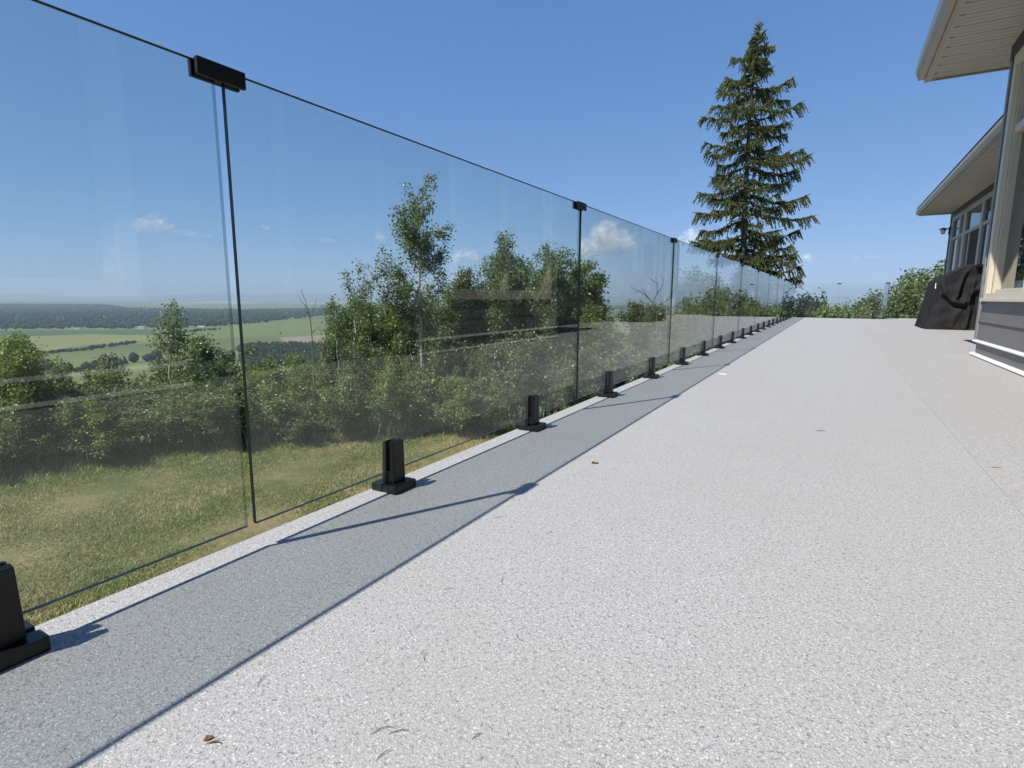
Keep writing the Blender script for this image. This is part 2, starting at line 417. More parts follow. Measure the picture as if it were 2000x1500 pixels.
# ------------------------------------------------------------------ deck
DECK = [(-.064, -6), (-.064, 20.72), (2.62, 20.20), (2.60, 21.50), (6.0, 21.50), (6.0, -6)]
deck = MB().prism(DECK, -.34, -.004).build('deck', M_WHITE); tag(deck, kind='structure')
me = MB().prism([(-.064, -6), (-.064, 20.72), (1.72, 20.375), (1.72, -6)], -.0035, 0.0)
bmesh.ops.bevel(me.bm, geom=[e for e in me.bm.edges if all(abs(v.co.x + .064) < 1e-4 and v.co.z > -.001 for v in e.verts)], offset=.003, segments=2, affect='EDGES')
me.build('vinyl_sheet', M_DECK, deck)
MB().prism([(1.70, -6), (1.70, 20.379), (2.62, 20.20), (2.60, 21.50), (6.0, 21.50), (6.0, -6)], .0005, .0022).build('vinyl_sheet', M_DECK2, deck)

# ------------------------------------------------------------------ glass railing
PITCH, JOINT0, GAP, TOP, BOT, TH = 1.962, .781, .022, 1.095, .062, .012
ORD = ['first', 'second', 'third', 'fourth', 'fifth', 'sixth', 'seventh', 'eighth', 'ninth', 'tenth', 'eleventh', 'twelfth', 'thirteenth',
       'fourteenth', 'fifteenth', 'sixteenth', 'seventeenth', 'eighteenth', 'nineteenth', 'twentieth', 'twenty-first', 'twenty-second', 'twenty-third', 'twenty-fourth']
def glass_panel_mesh(length):
    b = MB(); bm = b.bm; bmesh.ops.create_cube(bm, size=1)
    for v in bm.verts: v.co = Vector((v.co.x * TH, v.co.y * length, BOT + (v.co.z + .5) * (TOP - BOT)))
    bm.normal_update()
    for f in bm.faces: f.material_index = 0 if abs(f.normal.x) > .5 else 2 if f.normal.y > .5 else 1
    me = b.mesh('glass_barrier'); me.materials.append(M_GLASS); me.materials.append(M_EDGE); me.materials.append(M_EDGE_SIDE); return me
def panel(p0, p1, label, rot=0.0, me=None):
    p0 = Vector((*p0, 0)); p1 = Vector((*p1, 0)); d = p1 - p0
    o = link('glass_barrier', me or glass_panel_mesh(d.length)); o.location = (p0 + p1) / 2
    o.rotation_euler = (0, 0, math.atan2(d.y, d.x) - math.pi / 2 + rot)
    return tag(o, label, 'glass panel', 'frameless glass railing panels')

def spigot_proto():
    t = empty('glass_clamp')
    b = MB()                                                     # foot in two halves with the glass joint between
    b.box(-.050, -.0075, -.050, .050, 0, .026, .003); b.box(.0075, .050, -.050, .050, 0, .026, .003)
    b.box(-.0078, .0078, -.047, .047, .0005, .0215)
    b.build('base_plate', M_BLACK, t)
    b = MB()
    for s in (-1, 1):
        x0, x1 = sorted((s * .0068, s * .0235))
        r = b.box(x0, x1, -.0245, .0245, .026, .162, .0)
        for v in list(b.bm.verts)[-8:]:
            if v.co.z < .03: v.co.y *= 1.12; v.co.x += s * .0015
            if v.co.z > .1 and abs(v.co.x) > .02: v.co.z -= .004
    bmesh.ops.bevel(b.bm, geom=list(b.bm.edges), offset=.0016, segments=2, affect='EDGES')
    b.build('post', M_BLACK, t)
    MB().box(-.0068, .0068, -.0225, .0225, .027, .0615).build('gasket', M_BOLT, t)
    for z in (.082, .118):
        MB().cyl((.0238, .006, z), .0042, .0020, 'X', 12).build('bolt', M_BOLT, t)
    return t
def copy_tree(o, parent=None):
    c = o.copy(); COL.objects.link(c)
    if parent is not None: c.parent = parent
    for ch in list(o.children): copy_tree(ch, c)
    return c
SP = spigot_proto(); SP_used = [False]
def spigot(x, y, rz, label):
    o = copy_tree(SP) if SP_used[0] else SP
    SP_used[0] = True
    o.location = (x, y, .0003); o.rotation_euler = (0, 0, rz)
    tag(o, label, 'glass clamp', 'black floor clamps holding the glass railing')
def clip_proto():
    t = empty('panel_clip')
    b = MB()
    for s in (-1, 1):
        x0, x1 = sorted((s * .0065, s * .0165)); b.box(x0, x1, -.055, .055, -.031, .005, .0022)
    b.build('clip_plate', M_BLACK, t)
    b = MB(); b.box(-.0066, .0066, -.051, .051, .0006, .0036); b.box(-.0066, .0066, -.0095, .0095, -.030, .0004)
    b.build('clip_spacer', M_BOLT, t)
    return t
CP = clip_proto(); CP_used = [False]
def clip(x, y, rz, label):
    o = copy_tree(CP) if CP_used[0] else CP
    CP_used[0] = True
    o.location = (x, y, TOP); o.rotation_euler = (0, 0, rz)
    tag(o, label, 'panel clip', 'black clips joining the tops of the glass panels')

pm = glass_panel_mesh(PITCH - GAP)
wob = [0, .002, -.0012, .0008, -.001, .0015, 0, -.001, .001, 0, 0, 0]
plab = ['big glass panel cut by the left edge of the photo, over the lawn', 'wide glass panel in front of the tall aspen',
        'glass panel in front of the bare branched tree and the big cloud', 'glass panel with the lower left spruce branches behind it']
for k in range(-2, 9):
    y0 = JOINT0 + PITCH * k; lab = 'glass panel of the long railing beside the camera, out of the picture' if k < -1 else (
        plab[k + 1] if k + 1 < len(plab) else f'{ORD[k + 1]} glass panel of the long railing, counted from the near end')
    panel((0, y0 + GAP / 2), (0, y0 + PITCH - GAP / 2), lab, wob[k + 2] if k > -2 else 0, pm)
jl = JOINT0 + PITCH * 9
CORN = (0.0, 20.62); END = (2.56, 20.13)
panel((0, jl + GAP / 2), (0, CORN[1] - .03), 'last narrow glass panel of the long railing, beside the far corner')
slab = ['near-black glass clamp cut off by the left edge of the photo', 'largest black glass clamp seen whole, bolts facing the camera, below the dry lawn',
        'black glass clamp just left of the second panel joint', 'black glass clamp just right of the second panel joint']
n = 0
for k in range(-2, 9):
    for fr in (.258, .742):
        y = JOINT0 + PITCH * (k + fr) + (.032 if k == -1 else 0)
        if k == -2: continue
        if k == -1 and fr < .5: spigot(0, y, 0, 'black glass clamp beside the camera, out of the picture'); continue
        spigot(0, y, 0, slab[n] if n < len(slab) else f'{ORD[n]} black glass clamp along the long railing, counted from the near end'); n += 1
for y in (jl + .5, jl + 1.55):
    spigot(0, y, 0, f'{ORD[n]} black glass clamp along the long railing, counted from the near end'); n += 1
clab = ['large black clip at upper left, tying the two nearest glass panels', 'black clip on the panel joint right of the tall aspen',
        'black clip on the panel joint right of the big cloud']
for k in range(0, 10):
    clip(0, JOINT0 + PITCH * k, 0, clab[k] if k < 3 else f'{ORD[k]} black clip along the long glass railing, counted from the near end')
# far railing across the end of the deck
mid = ((CORN[0] + END[0]) / 2, (CORN[1] + END[1]) / 2)
fa = math.atan2(END[1] - CORN[1], END[0] - CORN[0])
def lerp(a, b, t): return (a[0] + (b[0] - a[0]) * t, a[1] + (b[1] - a[1]) * t)
panel(lerp(CORN, mid, .02), lerp(CORN, mid, .992), 'left glass panel of the far railing at the end of the deck')
panel(lerp(mid, END, .008), lerp(mid, END, .992), 'right glass panel of the far railing at the end of the deck')
for q, (a, b, t) in enumerate([(CORN, mid, .25), (CORN, mid, .74), (mid, END, .26), (mid, END, .75)]):
    x, y = lerp(a, b, t); spigot(x, y, fa + math.pi / 2, f'{ORD[q]} black glass clamp of the far railing, counted from the corner')
clip(.05, CORN[1] - .01, fa + math.pi / 2, 'black clip at the far corner, where the two railings meet')
clip(mid[0], mid[1], fa + math.pi / 2, 'black clip in the middle of the far railing')
clip(END[0] - .02, END[1] + .0, fa + math.pi / 2, 'black clip at the right end of the far railing')
RET = (2.535, 21.42)
panel((2.575, 20.17), (RET[0], RET[1] - .02), 'glass panel seen edge on at the right end of the far railing')
spigot(2.556, 20.75, .03, 'black glass clamp under the edge-on panel at the end of the far railing')
spigot(2.93, 21.42, math.pi / 2, 'lone black glass clamp right of the far railing, in front of the bright shrubs')
panel((2.60, 21.42), (3.90, 21.42), 'glass panel across the deck end beside the house wing')
spigot(3.60, 21.42, math.pi / 2, 'black glass clamp at the deck end beside the covered grill')

# ------------------------------------------------------------------ house
XW, XF, SZ = 2.56, 4.03, 3.15                                    # near wall, wing wall, soffit height
YC, YE = 7.77, 21.40
house = empty('house', (XW, YC, 0))
tag(house, 'grey lap-sided house with cream window trim and wide taupe eaves along the deck', 'house')
HINV = Matrix.Translation((-XW, -YC, 0))
def hp(mb, name, mat, parent=None):
    bmesh.ops.transform(mb.bm, matrix=HINV, verts=mb.bm.verts)
    return mb.build(name, mat, parent or house)
# solid core behind the cladding
b = MB(); b.box(XW + .16, 9, -9, 2.0, 0.01, SZ + .02); b.box(XW + .16, 9, 4.5, YC - .03, 0.01, SZ + .02); b.box(XW + .031, XW + .159, 7.578, YC - .03, .012, SZ + .018); b.box(XW + .031, XW + .159, -9, -1.41, .012, SZ + .018); b.box(XW + .031, XW + .159, 1.87, 1.999, .012, SZ + .018); b.box(XW + .031, XW + .159, 4.501, 5.04, .012, SZ + .018); b.box(XW + .55, 9, 2.0, 4.5, .01, SZ + .02); b.box(XW + .03, 9, 2.001, 4.499, 2.45, SZ + .019)
b.box(XF + .10, 9, YC - .029, YE - .02, .011, SZ + .021); hp(b, 'wall', M_SIDEDK)
def boards(x, y0, y1, zs, mat, lean=.011):
    for z0, z1 in zip(zs[:-1], zs[1:]):
        mb = MB(); bm = mb.bm                                    # lap board: thick at its lower edge
        mb.prism_y([(x + .03, z0 + .001), (x - lean, z0 + .001), (x + .002, z1 + .012), (x + .03, z1 + .012)], y0, y1)
        hp(mb, 'siding_board', mat)
ZB = [.172, .372, .572, .772, .972, 1.172, 1.372, 1.572, 1.772, 1.972, 2.172, 2.372, 2.572, 2.772, 2.972, 3.13]
for y0, y1 in ((-8.5, 2.0), (4.5, YC - .075)):
    boards(XW, y0, y1, [.172, .372, .572], M_SIDING)
    hp(MB().box(XW - .004, XW + .03, y0, y1, .034, .158), 'base_board', M_SIDING)
    hp(MB().prism_y([(XW + .02, .152), (XW - .026, .152), (XW - .029, .160), (XW - .012, .182), (XW + .02, .186)], y0, y1 + .1), 'white_trim', M_WHITE)
    hp(MB().prism_y([(XW + .02, .010), (XW - .036, .010), (XW - .038, .016), (XW - .016, .0355), (XW + .02, .038)], y0, y1 + .13), 'white_trim', M_WHITE)
hp(MB().box(XW - .018, XW + .03, YC - .073, YC + .004, .176, SZ - .14, .003), 'corner_board', M_CORNER)
boards(XW, 7.575, YC - .075, ZB[2:], M_SIDEDK)  # grey siding beside the corner, deep eave shade put into its colour
boards(XW, 4.5, 5.05, ZB[2:], M_SIDEDK); boards(XW, 1.86, 2.0, ZB[2:], M_SIDEDK); boards(XW, -8.5, -1.4, ZB[2:], M_SIDEDK)  # same painted shade on the rest of the near wall's upper boards
hp(MB().box(XW - .022, XW + .03, -8.5, 2.0, 2.99, SZ - .002), 'frieze_board', M_SIDEDK)
hp(MB().box(XW - .022, XW + .03, 4.5, YC, 2.99, SZ - .002), 'frieze_board', M_SIDEDK)

def big_window(y0, y1, z0, z1, transom, mulls, trim, x=XW, deep=.10, sill=True, dark_from=None):
    """outer casing, deep jambs, mullions, transom bar and one pane per light"""
    fw = .11
    win = hp(MB().box(x - .024, x + .02, y0, y0 + fw, z0, z1, .003), 'window', trim)
    mb = MB(); mb.box(x - .024, x + .02, y1 - fw, y1, z0, z1, .003)
    mb.box(x - .022, x + .02, y0 + fw, y1 - fw, z1 - fw, z1, .003); mb.box(x - .022, x + .02, y0 + fw, y1 - fw, z0, z0 + .05, .003)
    hp(mb, 'casing', trim, None).parent = win
    if sill:
        o = hp(MB().box(x - .045, x + .02, y0 - .02, y1 + .02, z0 - .035, z0 - .001, .004), 'sill', trim); o.parent = win
    xi = x + .022
    edges = [y0 + fw] + list(mulls) + [y1 - fw]
    mb = MB()
    for ym in mulls: mb.box(xi - .004, xi + deep, ym - .055, ym + .055, z0 + .05, z1 - fw, .003)
    mb.box(xi, xi + deep, y0 + fw, y0 + fw + .045, z0 + .05, z1 - fw); mb.box(xi, xi + deep, y1 - fw - .045, y1 - fw, z0 + .05, z1 - fw)
    for a, b_ in zip(edges[:-1], edges[1:]):
        mb.box(xi + .001, xi + deep - .001, a + .056, b_ - .056, transom - .035, transom + .035, .003)
        mb.box(xi + .02, xi + deep - .003, a + .046, b_ - .046, z0 + .05, z0 + .09); mb.box(xi + .02, xi + deep - .003, a + .046, b_ - .046, z1 - fw - .04, z1 - fw)
    o = hp(mb, 'frame', trim); o.parent = win
    for q, (a, b_) in enumerate(zip(edges[:-1], edges[1:])):
        for zz0, zz1 in ((z0 + .07, transom - .02), (transom + .02, z1 - fw - .02)):
            o = hp(MB().box(xi + deep * .62, xi + deep * .62 + .008, a + .03, b_ - .03, zz0, zz1), 'pane', M_PANE); o.parent = win
    return win
big_window(5.05, 7.575, .622, 2.985, 2.255, [6.31], M_TRIM)
big_window(-1.4, 1.86, .622, 2.985, 2.255, [-.3, .78], M_TRIM)
# recessed patio doors between the two windows
mb = MB()
for a, b_ in ((2.02, 2.14), (3.19, 3.31), (4.36, 4.48)): mb.box(XW + .42, XW + .52, a, b_, .02, 2.4, .004)
mb.box(XW + .43, XW + .51, 2.14, 4.36, 2.28, 2.398); mb.box(XW + .43, XW + .51, 2.14, 4.36, .02, .12)
dr = hp(mb, 'patio_door', M_TAUPE)
for a, b_ in ((2.12, 3.21), (3.29, 4.38)):
    o = hp(MB().box(XW + .47, XW + .478, a, b_, .11, 2.30), 'pane', M_PANE); o.parent = dr
# wing wall: frieze, siding, window wall with dark opening
hp(MB().box(XF - .022, XF + .03, YC - .02, YE, 2.985, SZ - .002), 'frieze_board', M_SIDEDK)
boards(XF, 10.2, 16.0, ZB, M_SIDEDK); boards(XF, 21.06, YE - .06, ZB, M_SIDEDK)
hp(MB().box(XF - .018, XF + .03, YE - .058, YE + .004, .03, SZ - .002, .003), 'corner_board', M_SIDEDK)
win = hp(MB().box(XF - .022, XF + .02, 16.02, 21.04, 2.87, 2.984, .003), 'window', M_TAUPE)
mb = MB()
for a, b_ in ((16.02, 16.16), (16.88, 17.12), (18.90, 19.22), (19.66, 19.86), (20.80, 21.04)): mb.box(XF - .024, XF + .06, a, b_, .03, 2.868, .004)
for a, b_ in ((16.16, 16.88), (17.12, 18.90), (19.22, 19.66), (19.86, 20.80)):
    mb.box(XF - .016, XF + .055, a + .001, b_ - .001, 2.30, 2.38, .004); mb.box(XF - .010, XF + .055, a + .001, b_ - .001, .03, .14, .004)
    mb.box(XF + .001, XF + .055, a + .001, a + .05, .14, 2.30); mb.box(XF + .001, XF + .055, b_ - .05, b_ - .001, .14, 2.30)
mb.box(XF + .001, XF + .055, 18.36, 18.46, .14, 2.30)
o = hp(mb, 'frame', M_TAUPE); o.parent = win
for a, b_, z0, z1, mm in ((16.16, 16.88, .14, 2.3, M_PANE), (16.16, 16.88, 2.38, 2.868, M_PANE), (17.12, 18.90, 2.38, 2.868, M_PANE), (18.40, 18.90, .14, 2.3, M_PANE),
                          (19.22, 19.66, .14, 2.3, M_PANE), (19.22, 19.66, 2.38, 2.868, M_PANE), (19.86, 20.80, .14, 2.3, M_PANE), (19.86, 20.80, 2.38, 2.868, M_PANE)):
    o = hp(MB().box(XF + .026, XF + .034, a + .002, b_ - .002, z0, z1), 'pane', mm); o.parent = win
o = hp(MB().box(XF + .027, XF + .033, 17.12, 18.40, .14, 2.3), 'door_screen', M_SCREEN); o.parent = win

# soffits, gutters, roofs
def soffit(x0, x1, y0, y1, step, yfine):
    sf = hp(MB().box(x0 + .13, x1, y0, yfine, SZ, SZ + .012), 'soffit', M_SOFFIT)
    y = yfine + .003
    while y < y1 - .02:
        y2 = min(y + step - .006, y1)
        mb = MB()
        mb.box(x0 + .13, x1, y, y2, SZ + .0005, SZ + .012)
        k = (y2 - y) / 3
        for q in range(3): mb.box(x0 + .135, x1 - .002, y + k * q + .006, y + k * (q + 1) - .006, SZ - .0014, SZ + .0008)
        mb.box(x0 + .13, x0 + .20, y2 - .016, y2 + .0055, SZ - .012, SZ + .0003)
        o = hp(mb, 'soffit_panel', M_SOFFIT); o.parent = sf
        y += step
    return sf
soffit(1.80, XW + .02, -7, 8.42, .25, 4.0)
soffit(3.14, XF + .02, YC - .3, YE + .06, .25, 9.0)
def gutter(x, y0, y1, xw):
    mb = MB()                                                    # fascia board, ogee gutter and drip edge
    mb.box(x + .095, x + .125, y0, y1, SZ - .020, SZ + .20)
    hp(mb, 'fascia', M_GUTTER)
    mb = MB()
    pr = [(x + .093, SZ + .015), (x + .032, SZ + .015), (x + .026, SZ + .050), (x + .006, SZ + .085), (x, SZ + .125), (x + .0, SZ + .145), (x + .093, SZ + .145)]
    mb.prism_y(pr, y0, y1 + .004); hp(mb, 'gutter', M_GUTTER)
    hp(MB().box(x + .127, x + .155, y0, y1 - .01, SZ - .016, SZ - .002), 'trim_channel', M_SOFFIT)
gutter(1.80, -7, 8.46, XW); gutter(3.14, YC - .3, YE + .10, XF)
# end boards of the two eaves
hp(MB().box(1.93, XW + .4, 8.425, 8.455, SZ - .018, SZ + .20), 'fascia', M_GUTTER)
hp(MB().box(3.27, XF + 2, YE + .065, YE + .095, SZ - .012, SZ + .20), 'fascia', M_GUTTER)
b = MB(); b.box(XW + .02, XF, YC + .02, 8.42, SZ + .0002, SZ + .0118); hp(b, 'soffit', M_SOFFIT)
def roof(x0, x1, y0, y1, rise):
    bm = bmesh.new()
    a = [bm.verts.new(p) for p in ((x0, y0, SZ + .205), (x1, y0, SZ + .205), (x1, y1, SZ + .205), (x0, y1, SZ + .205))]
    xm = (x0 + x1) / 2; h = (x1 - x0) / 2
    t = [bm.verts.new((xm, y0 + h, SZ + .205 + rise)), bm.verts.new((xm, y1 - h, SZ + .205 + rise))]
    for f in ((a[0], a[1], t[0]), (a[1], a[2], t[1], t[0]), (a[2], a[3], t[1]), (a[3], a[0], t[0], t[1]), (a[3], a[2], a[1], a[0])): bm.faces.new(f)
    mb = MB(); mb.bm.free(); mb.bm = bm; hp(mb, 'roof', M_ROOF)
roof(1.81, 10.5, -12, 8.47, 1.6); roof(3.15, 12.5, 5, YE + .11, 1.55)

# lantern on the corner of the wing
lamp = empty('wall_lantern', (XF - .05, YE - .20, 2.62))
tag(lamp, 'small dark wall lantern with pale glass on the far corner of the house wing', 'wall lamp')
b = MB(); b.box(-.012, .03, -.05, .05, -.10, .12, .004); b.box(-.12, 0, -.012, .012, .06, .085, .003); b.build('bracket', M_LAMP, lamp)
b = MB(); b.cyl((-.14, 0, .075), .11, .055, 'Z', 12, .035); b.build('lamp_cap', M_LAMP, lamp)
b = MB(); b.cyl((-.14, 0, -.02), .045, .13, 'Z', 12, .075); b.build('lamp_shade', M_OPAL, lamp)

# ------------------------------------------------------------------ covered grill
def grill():
    t = empty('covered_grill', (3.4, 14.05, 0)); tag(t, 'barbecue grill under a creased black fabric cover, standing by the house', 'grill')
    prof = np.array([(2.82, .0), (2.845, .18), (2.90, .55), (2.975, .93), (3.00, 1.00), (3.06, 1.035), (3.20, 1.12), (3.36, 1.215), (3.46, 1.265), (3.56, 1.285),
                     (3.70, 1.27), (3.80, 1.20), (3.86, 1.05), (3.90, .55), (3.92, 0.0)])
    from_ = np.concatenate([[0], np.cumsum(np.hypot(*np.diff(prof, axis=0).T))]); tt = np.linspace(0, from_[-1], 90)
    prof = np.stack([np.interp(tt, from_, prof[:, 0]), np.interp(tt, from_, prof[:, 1])], -1)
    ctr = np.array([3.40, .0])
    Y0, Y1, ny = 14.02, 15.5, 36
    nr = 40
    V, F = [], []
    # tunnel
    rg = np.random.default_rng(4)
    for q in range(ny):
        f = q / (ny - 1)
        for x, z in prof:
            w = .018 * math.sin(f * 19 + z * 4) * (1 - .5 * z) + .012 * math.sin(f * 43 + x * 9)
            V.append((x + w * (1 if x < 3.4 else -.3), Y0 + f * (Y1 - Y0), z * (1 - .03 * math.sin(f * 9))))
    npf = len(prof)
    for q in range(ny - 1):
        for p in range(npf - 1): F.append((q * npf + p, (q + 1) * npf + p, (q + 1) * npf + p + 1, q * npf + p + 1))
    # end faces: rings shrinking towards the middle of the base line
    def fold(x, z):
        """swags and creases: outwards (towards the viewer) positive"""
        h = 0.0
        def ridge(pts, w, a):
            d = 9.0
            for (x0, z0), (x1, z1) in zip(pts[:-1], pts[1:]):
                ux, uz = x1 - x0, z1 - z0; L = ux * ux + uz * uz
                s = max(0, min(1, ((x - x0) * ux + (z - z0) * uz) / L)); d = min(d, math.hypot(x - x0 - s * ux, z - z0 - s * uz))
            return a * math.exp(-(d / w) ** 2)
        h += ridge([(3.44, 1.24), (3.36, 1.05), (3.30, .78), (3.28, .64)], .030, .085)
        h += ridge([(3.02, .95), (3.10, .72), (3.20, .58), (3.34, .53), (3.46, .57), (3.50, .75)], .034, .080)
        h += ridge([(3.52, .95), (3.50, .72), (3.60, .82), (3.72, .95)], .032, .07)
        h += ridge([(3.40, .52), (3.30, .30), (3.22, .05)], .035, .065)
        h += ridge([(3.48, .55), (3.50, .30), (3.46, .03)], .03, .05)
        h += ridge([(3.60, .78), (3.72, .62)], .03, .05)
        h -= ridge([(3.40, 1.10), (3.36, .85), (3.34, .66)], .035, .060)
        h -= ridge([(3.08, .66), (3.20, .50), (3.40, .46)], .040, .060)
        h -= ridge([(3.36, .45), (3.27, .22), (3.20, .02)], .028, .045)
        h -= ridge([(3.56, .74), (3.58, .40), (3.55, .05)], .04, .05)
        h -= ridge([(3.00, .90), (2.98, .40), (2.93, .02)], .03, .018)
        h += .010 * math.sin(x * 17 + z * 5) + .006 * math.sin(z * 23 - x * 11)
        return h
    for (yy, sg) in ((Y0, -1), (Y1, 1)):
        base = len(V)
        for r in range(nr + 1):
            s = 1 - r / nr
            for x, z in prof:
                xx = ctr[0] + (x - ctr[0]) * s; zz = z * s
                edge = min(1.0, (1 - s) * 6)
                flare = .10 * (1 - min(1, zz / 1.2)) - .02
                y = yy + sg * (edge * (fold(xx, zz) + flare) if sg < 0 else .03 * edge)
                if r == 0: y = yy
                w = .018 * math.sin((0 if sg < 0 else 1) * 19 + z * 4) * (1 - .5 * z) * s if r == 0 else 0
                V.append((xx + w * (1 if xx < 3.4 else -.3), y, zz))
        for r in range(nr):
            for p in range(npf - 1):
                a, b_, c_, d_ = base + r * npf + p, base + r * npf + p + 1, base + (r + 1) * npf + p + 1, base + (r + 1) * npf + p
                F.append((a, b_, c_, d_) if sg < 0 else (d_, c_, b_, a))
    V = np.array(V) - np.array([3.4, 14.05, 0]); V[:, 2] = np.maximum(V[:, 2], .006)
    me = np_mesh('cover', V, F, True); bm = bmesh.new(); bm.from_mesh(me)
    bmesh.ops.remove_doubles(bm, verts=bm.verts, dist=.0004); bm.to_mesh(me); bm.free()
    link('cover', me, M_COVER, t)
    b = MB(); b.box(3.52 - 3.4, 3.64 - 3.4, -.10, -.02, 1.225, 1.262, .012); b.build('lid_vent', M_BOLT, t)
    b = MB(); b.cyl((2.935 - 3.4, .02, .83), .020, .012, 'X', 10); b.box(2.925 - 3.4, 2.938 - 3.4, .01, .026, .84, .93, .003); b.build('toggle', M_CHIP, t)
grill()

# ------------------------------------------------------------------ small litter on the deck
def curl(name, x, y, rz, L, r, bend, mat, label, cat, group=None):
    k = 9; s = np.linspace(-.5, .5, k)
    P = np.stack([s * L, bend * L * (1 - (2 * s) ** 2), r + .0006 + .002 * np.sin(s * 3 + 1) ** 2], -1)
    o = link(name, tubes_mesh(name, [(P, r * (1 - .7 * np.abs(2 * s) ** 2))], 6), mat); o.location = (x, y, 0.0); o.rotation_euler = (0, 0, rz)
    return tag(o, label, cat, group)
NEED = [(.61, .96, 2.0, .034, .15, 'upright curved brown needle on the deck right of the shadow line, middle of the photo'),
        (.42, 1.25, .5, .030, .1, 'brown needle beside the tip of the nearest panel-edge shadow'),
        (.68, .51, .9, .034, .2, 'left one of the two brown needles side by side near the bottom edge'),
        (.70, .52, .7, .030, .1, 'right one of the two brown needles side by side near the bottom edge'),
        (.80, .57, 1.2, .020, .1, 'short brown needle alone near the bottom edge, centre of the photo'),
        (.71, .48, 1.3, .026, .12, 'brown needle lowest on the deck, just above the bottom edge'),
        (.63, .67, 2.2, .026, .2, 'short hooked brown needle on the bright deck below the nearest clamp'),
        (.53, .87, .6, .024, .1, 'small needle on the bright deck close to the shadow line'),
        (.44, .49, 1.9, .026, .15, 'brown needle on the edge of the shaded strip, lower left'),
        (.59, 1.23, 1.2, .022, .2, 'tiny dark needle right of the nearest clip shadow'),
        (1.18, 2.88, .2, .045, .1, 'thin twig flat on the deck in the middle distance'),
        (1.74, 2.56, .1, .045, .1, 'thin dark twig lying by the deck seam at right'),
        (.74, .80, 2.6, .024, .2, 'faint needle on the open deck near the centre')]
for x, y, rz, L, bd, lab in NEED:
    curl('pine_needle', x, y, rz, L, .0006 if L < .04 else .0013, bd, M_TWIG, lab, 'needle', 'dry needles and twigs on the deck')
def crumpled(name, x, y, size, mat, label, cat, seed, z=.004, rz=0):
    rg = np.random.default_rng(seed); k = 7
    g_ = np.linspace(-1, 1, k); X, Y = np.meshgrid(g_, g_, indexing='ij')
    R = np.hypot(X, Y); Xc = X * (1 - .25 * np.abs(Y)); Yc = Y * .62 * (1 - .3 * np.abs(X))
    Z = .45 * R ** 2 * (.6 + .4 * np.sin(3 * X + seed)) + .16 * rg.normal(size=X.shape)
    V = np.stack([Xc * size, Yc * size, np.maximum(Z * size * .8, 0) + .0012], -1).reshape(-1, 3)
    F = [(a * k + b_, (a + 1) * k + b_, (a + 1) * k + b_ + 1, a * k + b_ + 1) for a in range(k - 1) for b_ in range(k - 1)]
    me = np_mesh(name, V, F, False); o = link(name, me, mat); o.location = (x, y, 0); o.rotation_euler = (0, 0, rz)
    md = o.modifiers.new('thick', 'SOLIDIFY'); md.thickness = .0008
    return tag(o, label, cat)
crumpled('dead_leaf', .46, 1.87, .013, M_DEADLEAF, 'small curled dead leaf, reddish brown, on the bright deck by the shadow', 'leaf', 3, rz=.4)
crumpled('dead_leaf', .478, .378, .0065, M_DEADLEAF, 'crumpled brown scrap of leaf near the lower left corner of the bright deck', 'leaf', 8, rz=.9)
curl('pine_needle', .494, .376, .5, .020, .0012, .15, M_TWIG, 'thick brown stalk end beside the crumpled scrap at lower left', 'needle', 'dry needles and twigs on the deck')
ch = MB().box(-.035, .035, -.010, .010, .0003, .0035, .001).build('paper_scrap', M_CHIP); ch.location = (.452, 4.70, 0); ch.rotation_euler = (0, 0, -.5)
tag(ch, 'small white scrap lying on the deck just right of the shaded strip', 'scrap')

# ------------------------------------------------------------------ vegetation builders
def limb_path(p0, p1, sag, k=7, wob=0.03, rg=RNG):
    s = np.linspace(0, 1, k)[:, None]; P = p0 + (p1 - p0) * s
    P[:, 2:3] += sag * np.sin(s * math.pi) ; L = np.linalg.norm(p1 - p0)
    P[1:-1] += rg.normal(size=(k - 2, 3)) * wob * L * .5
    return P

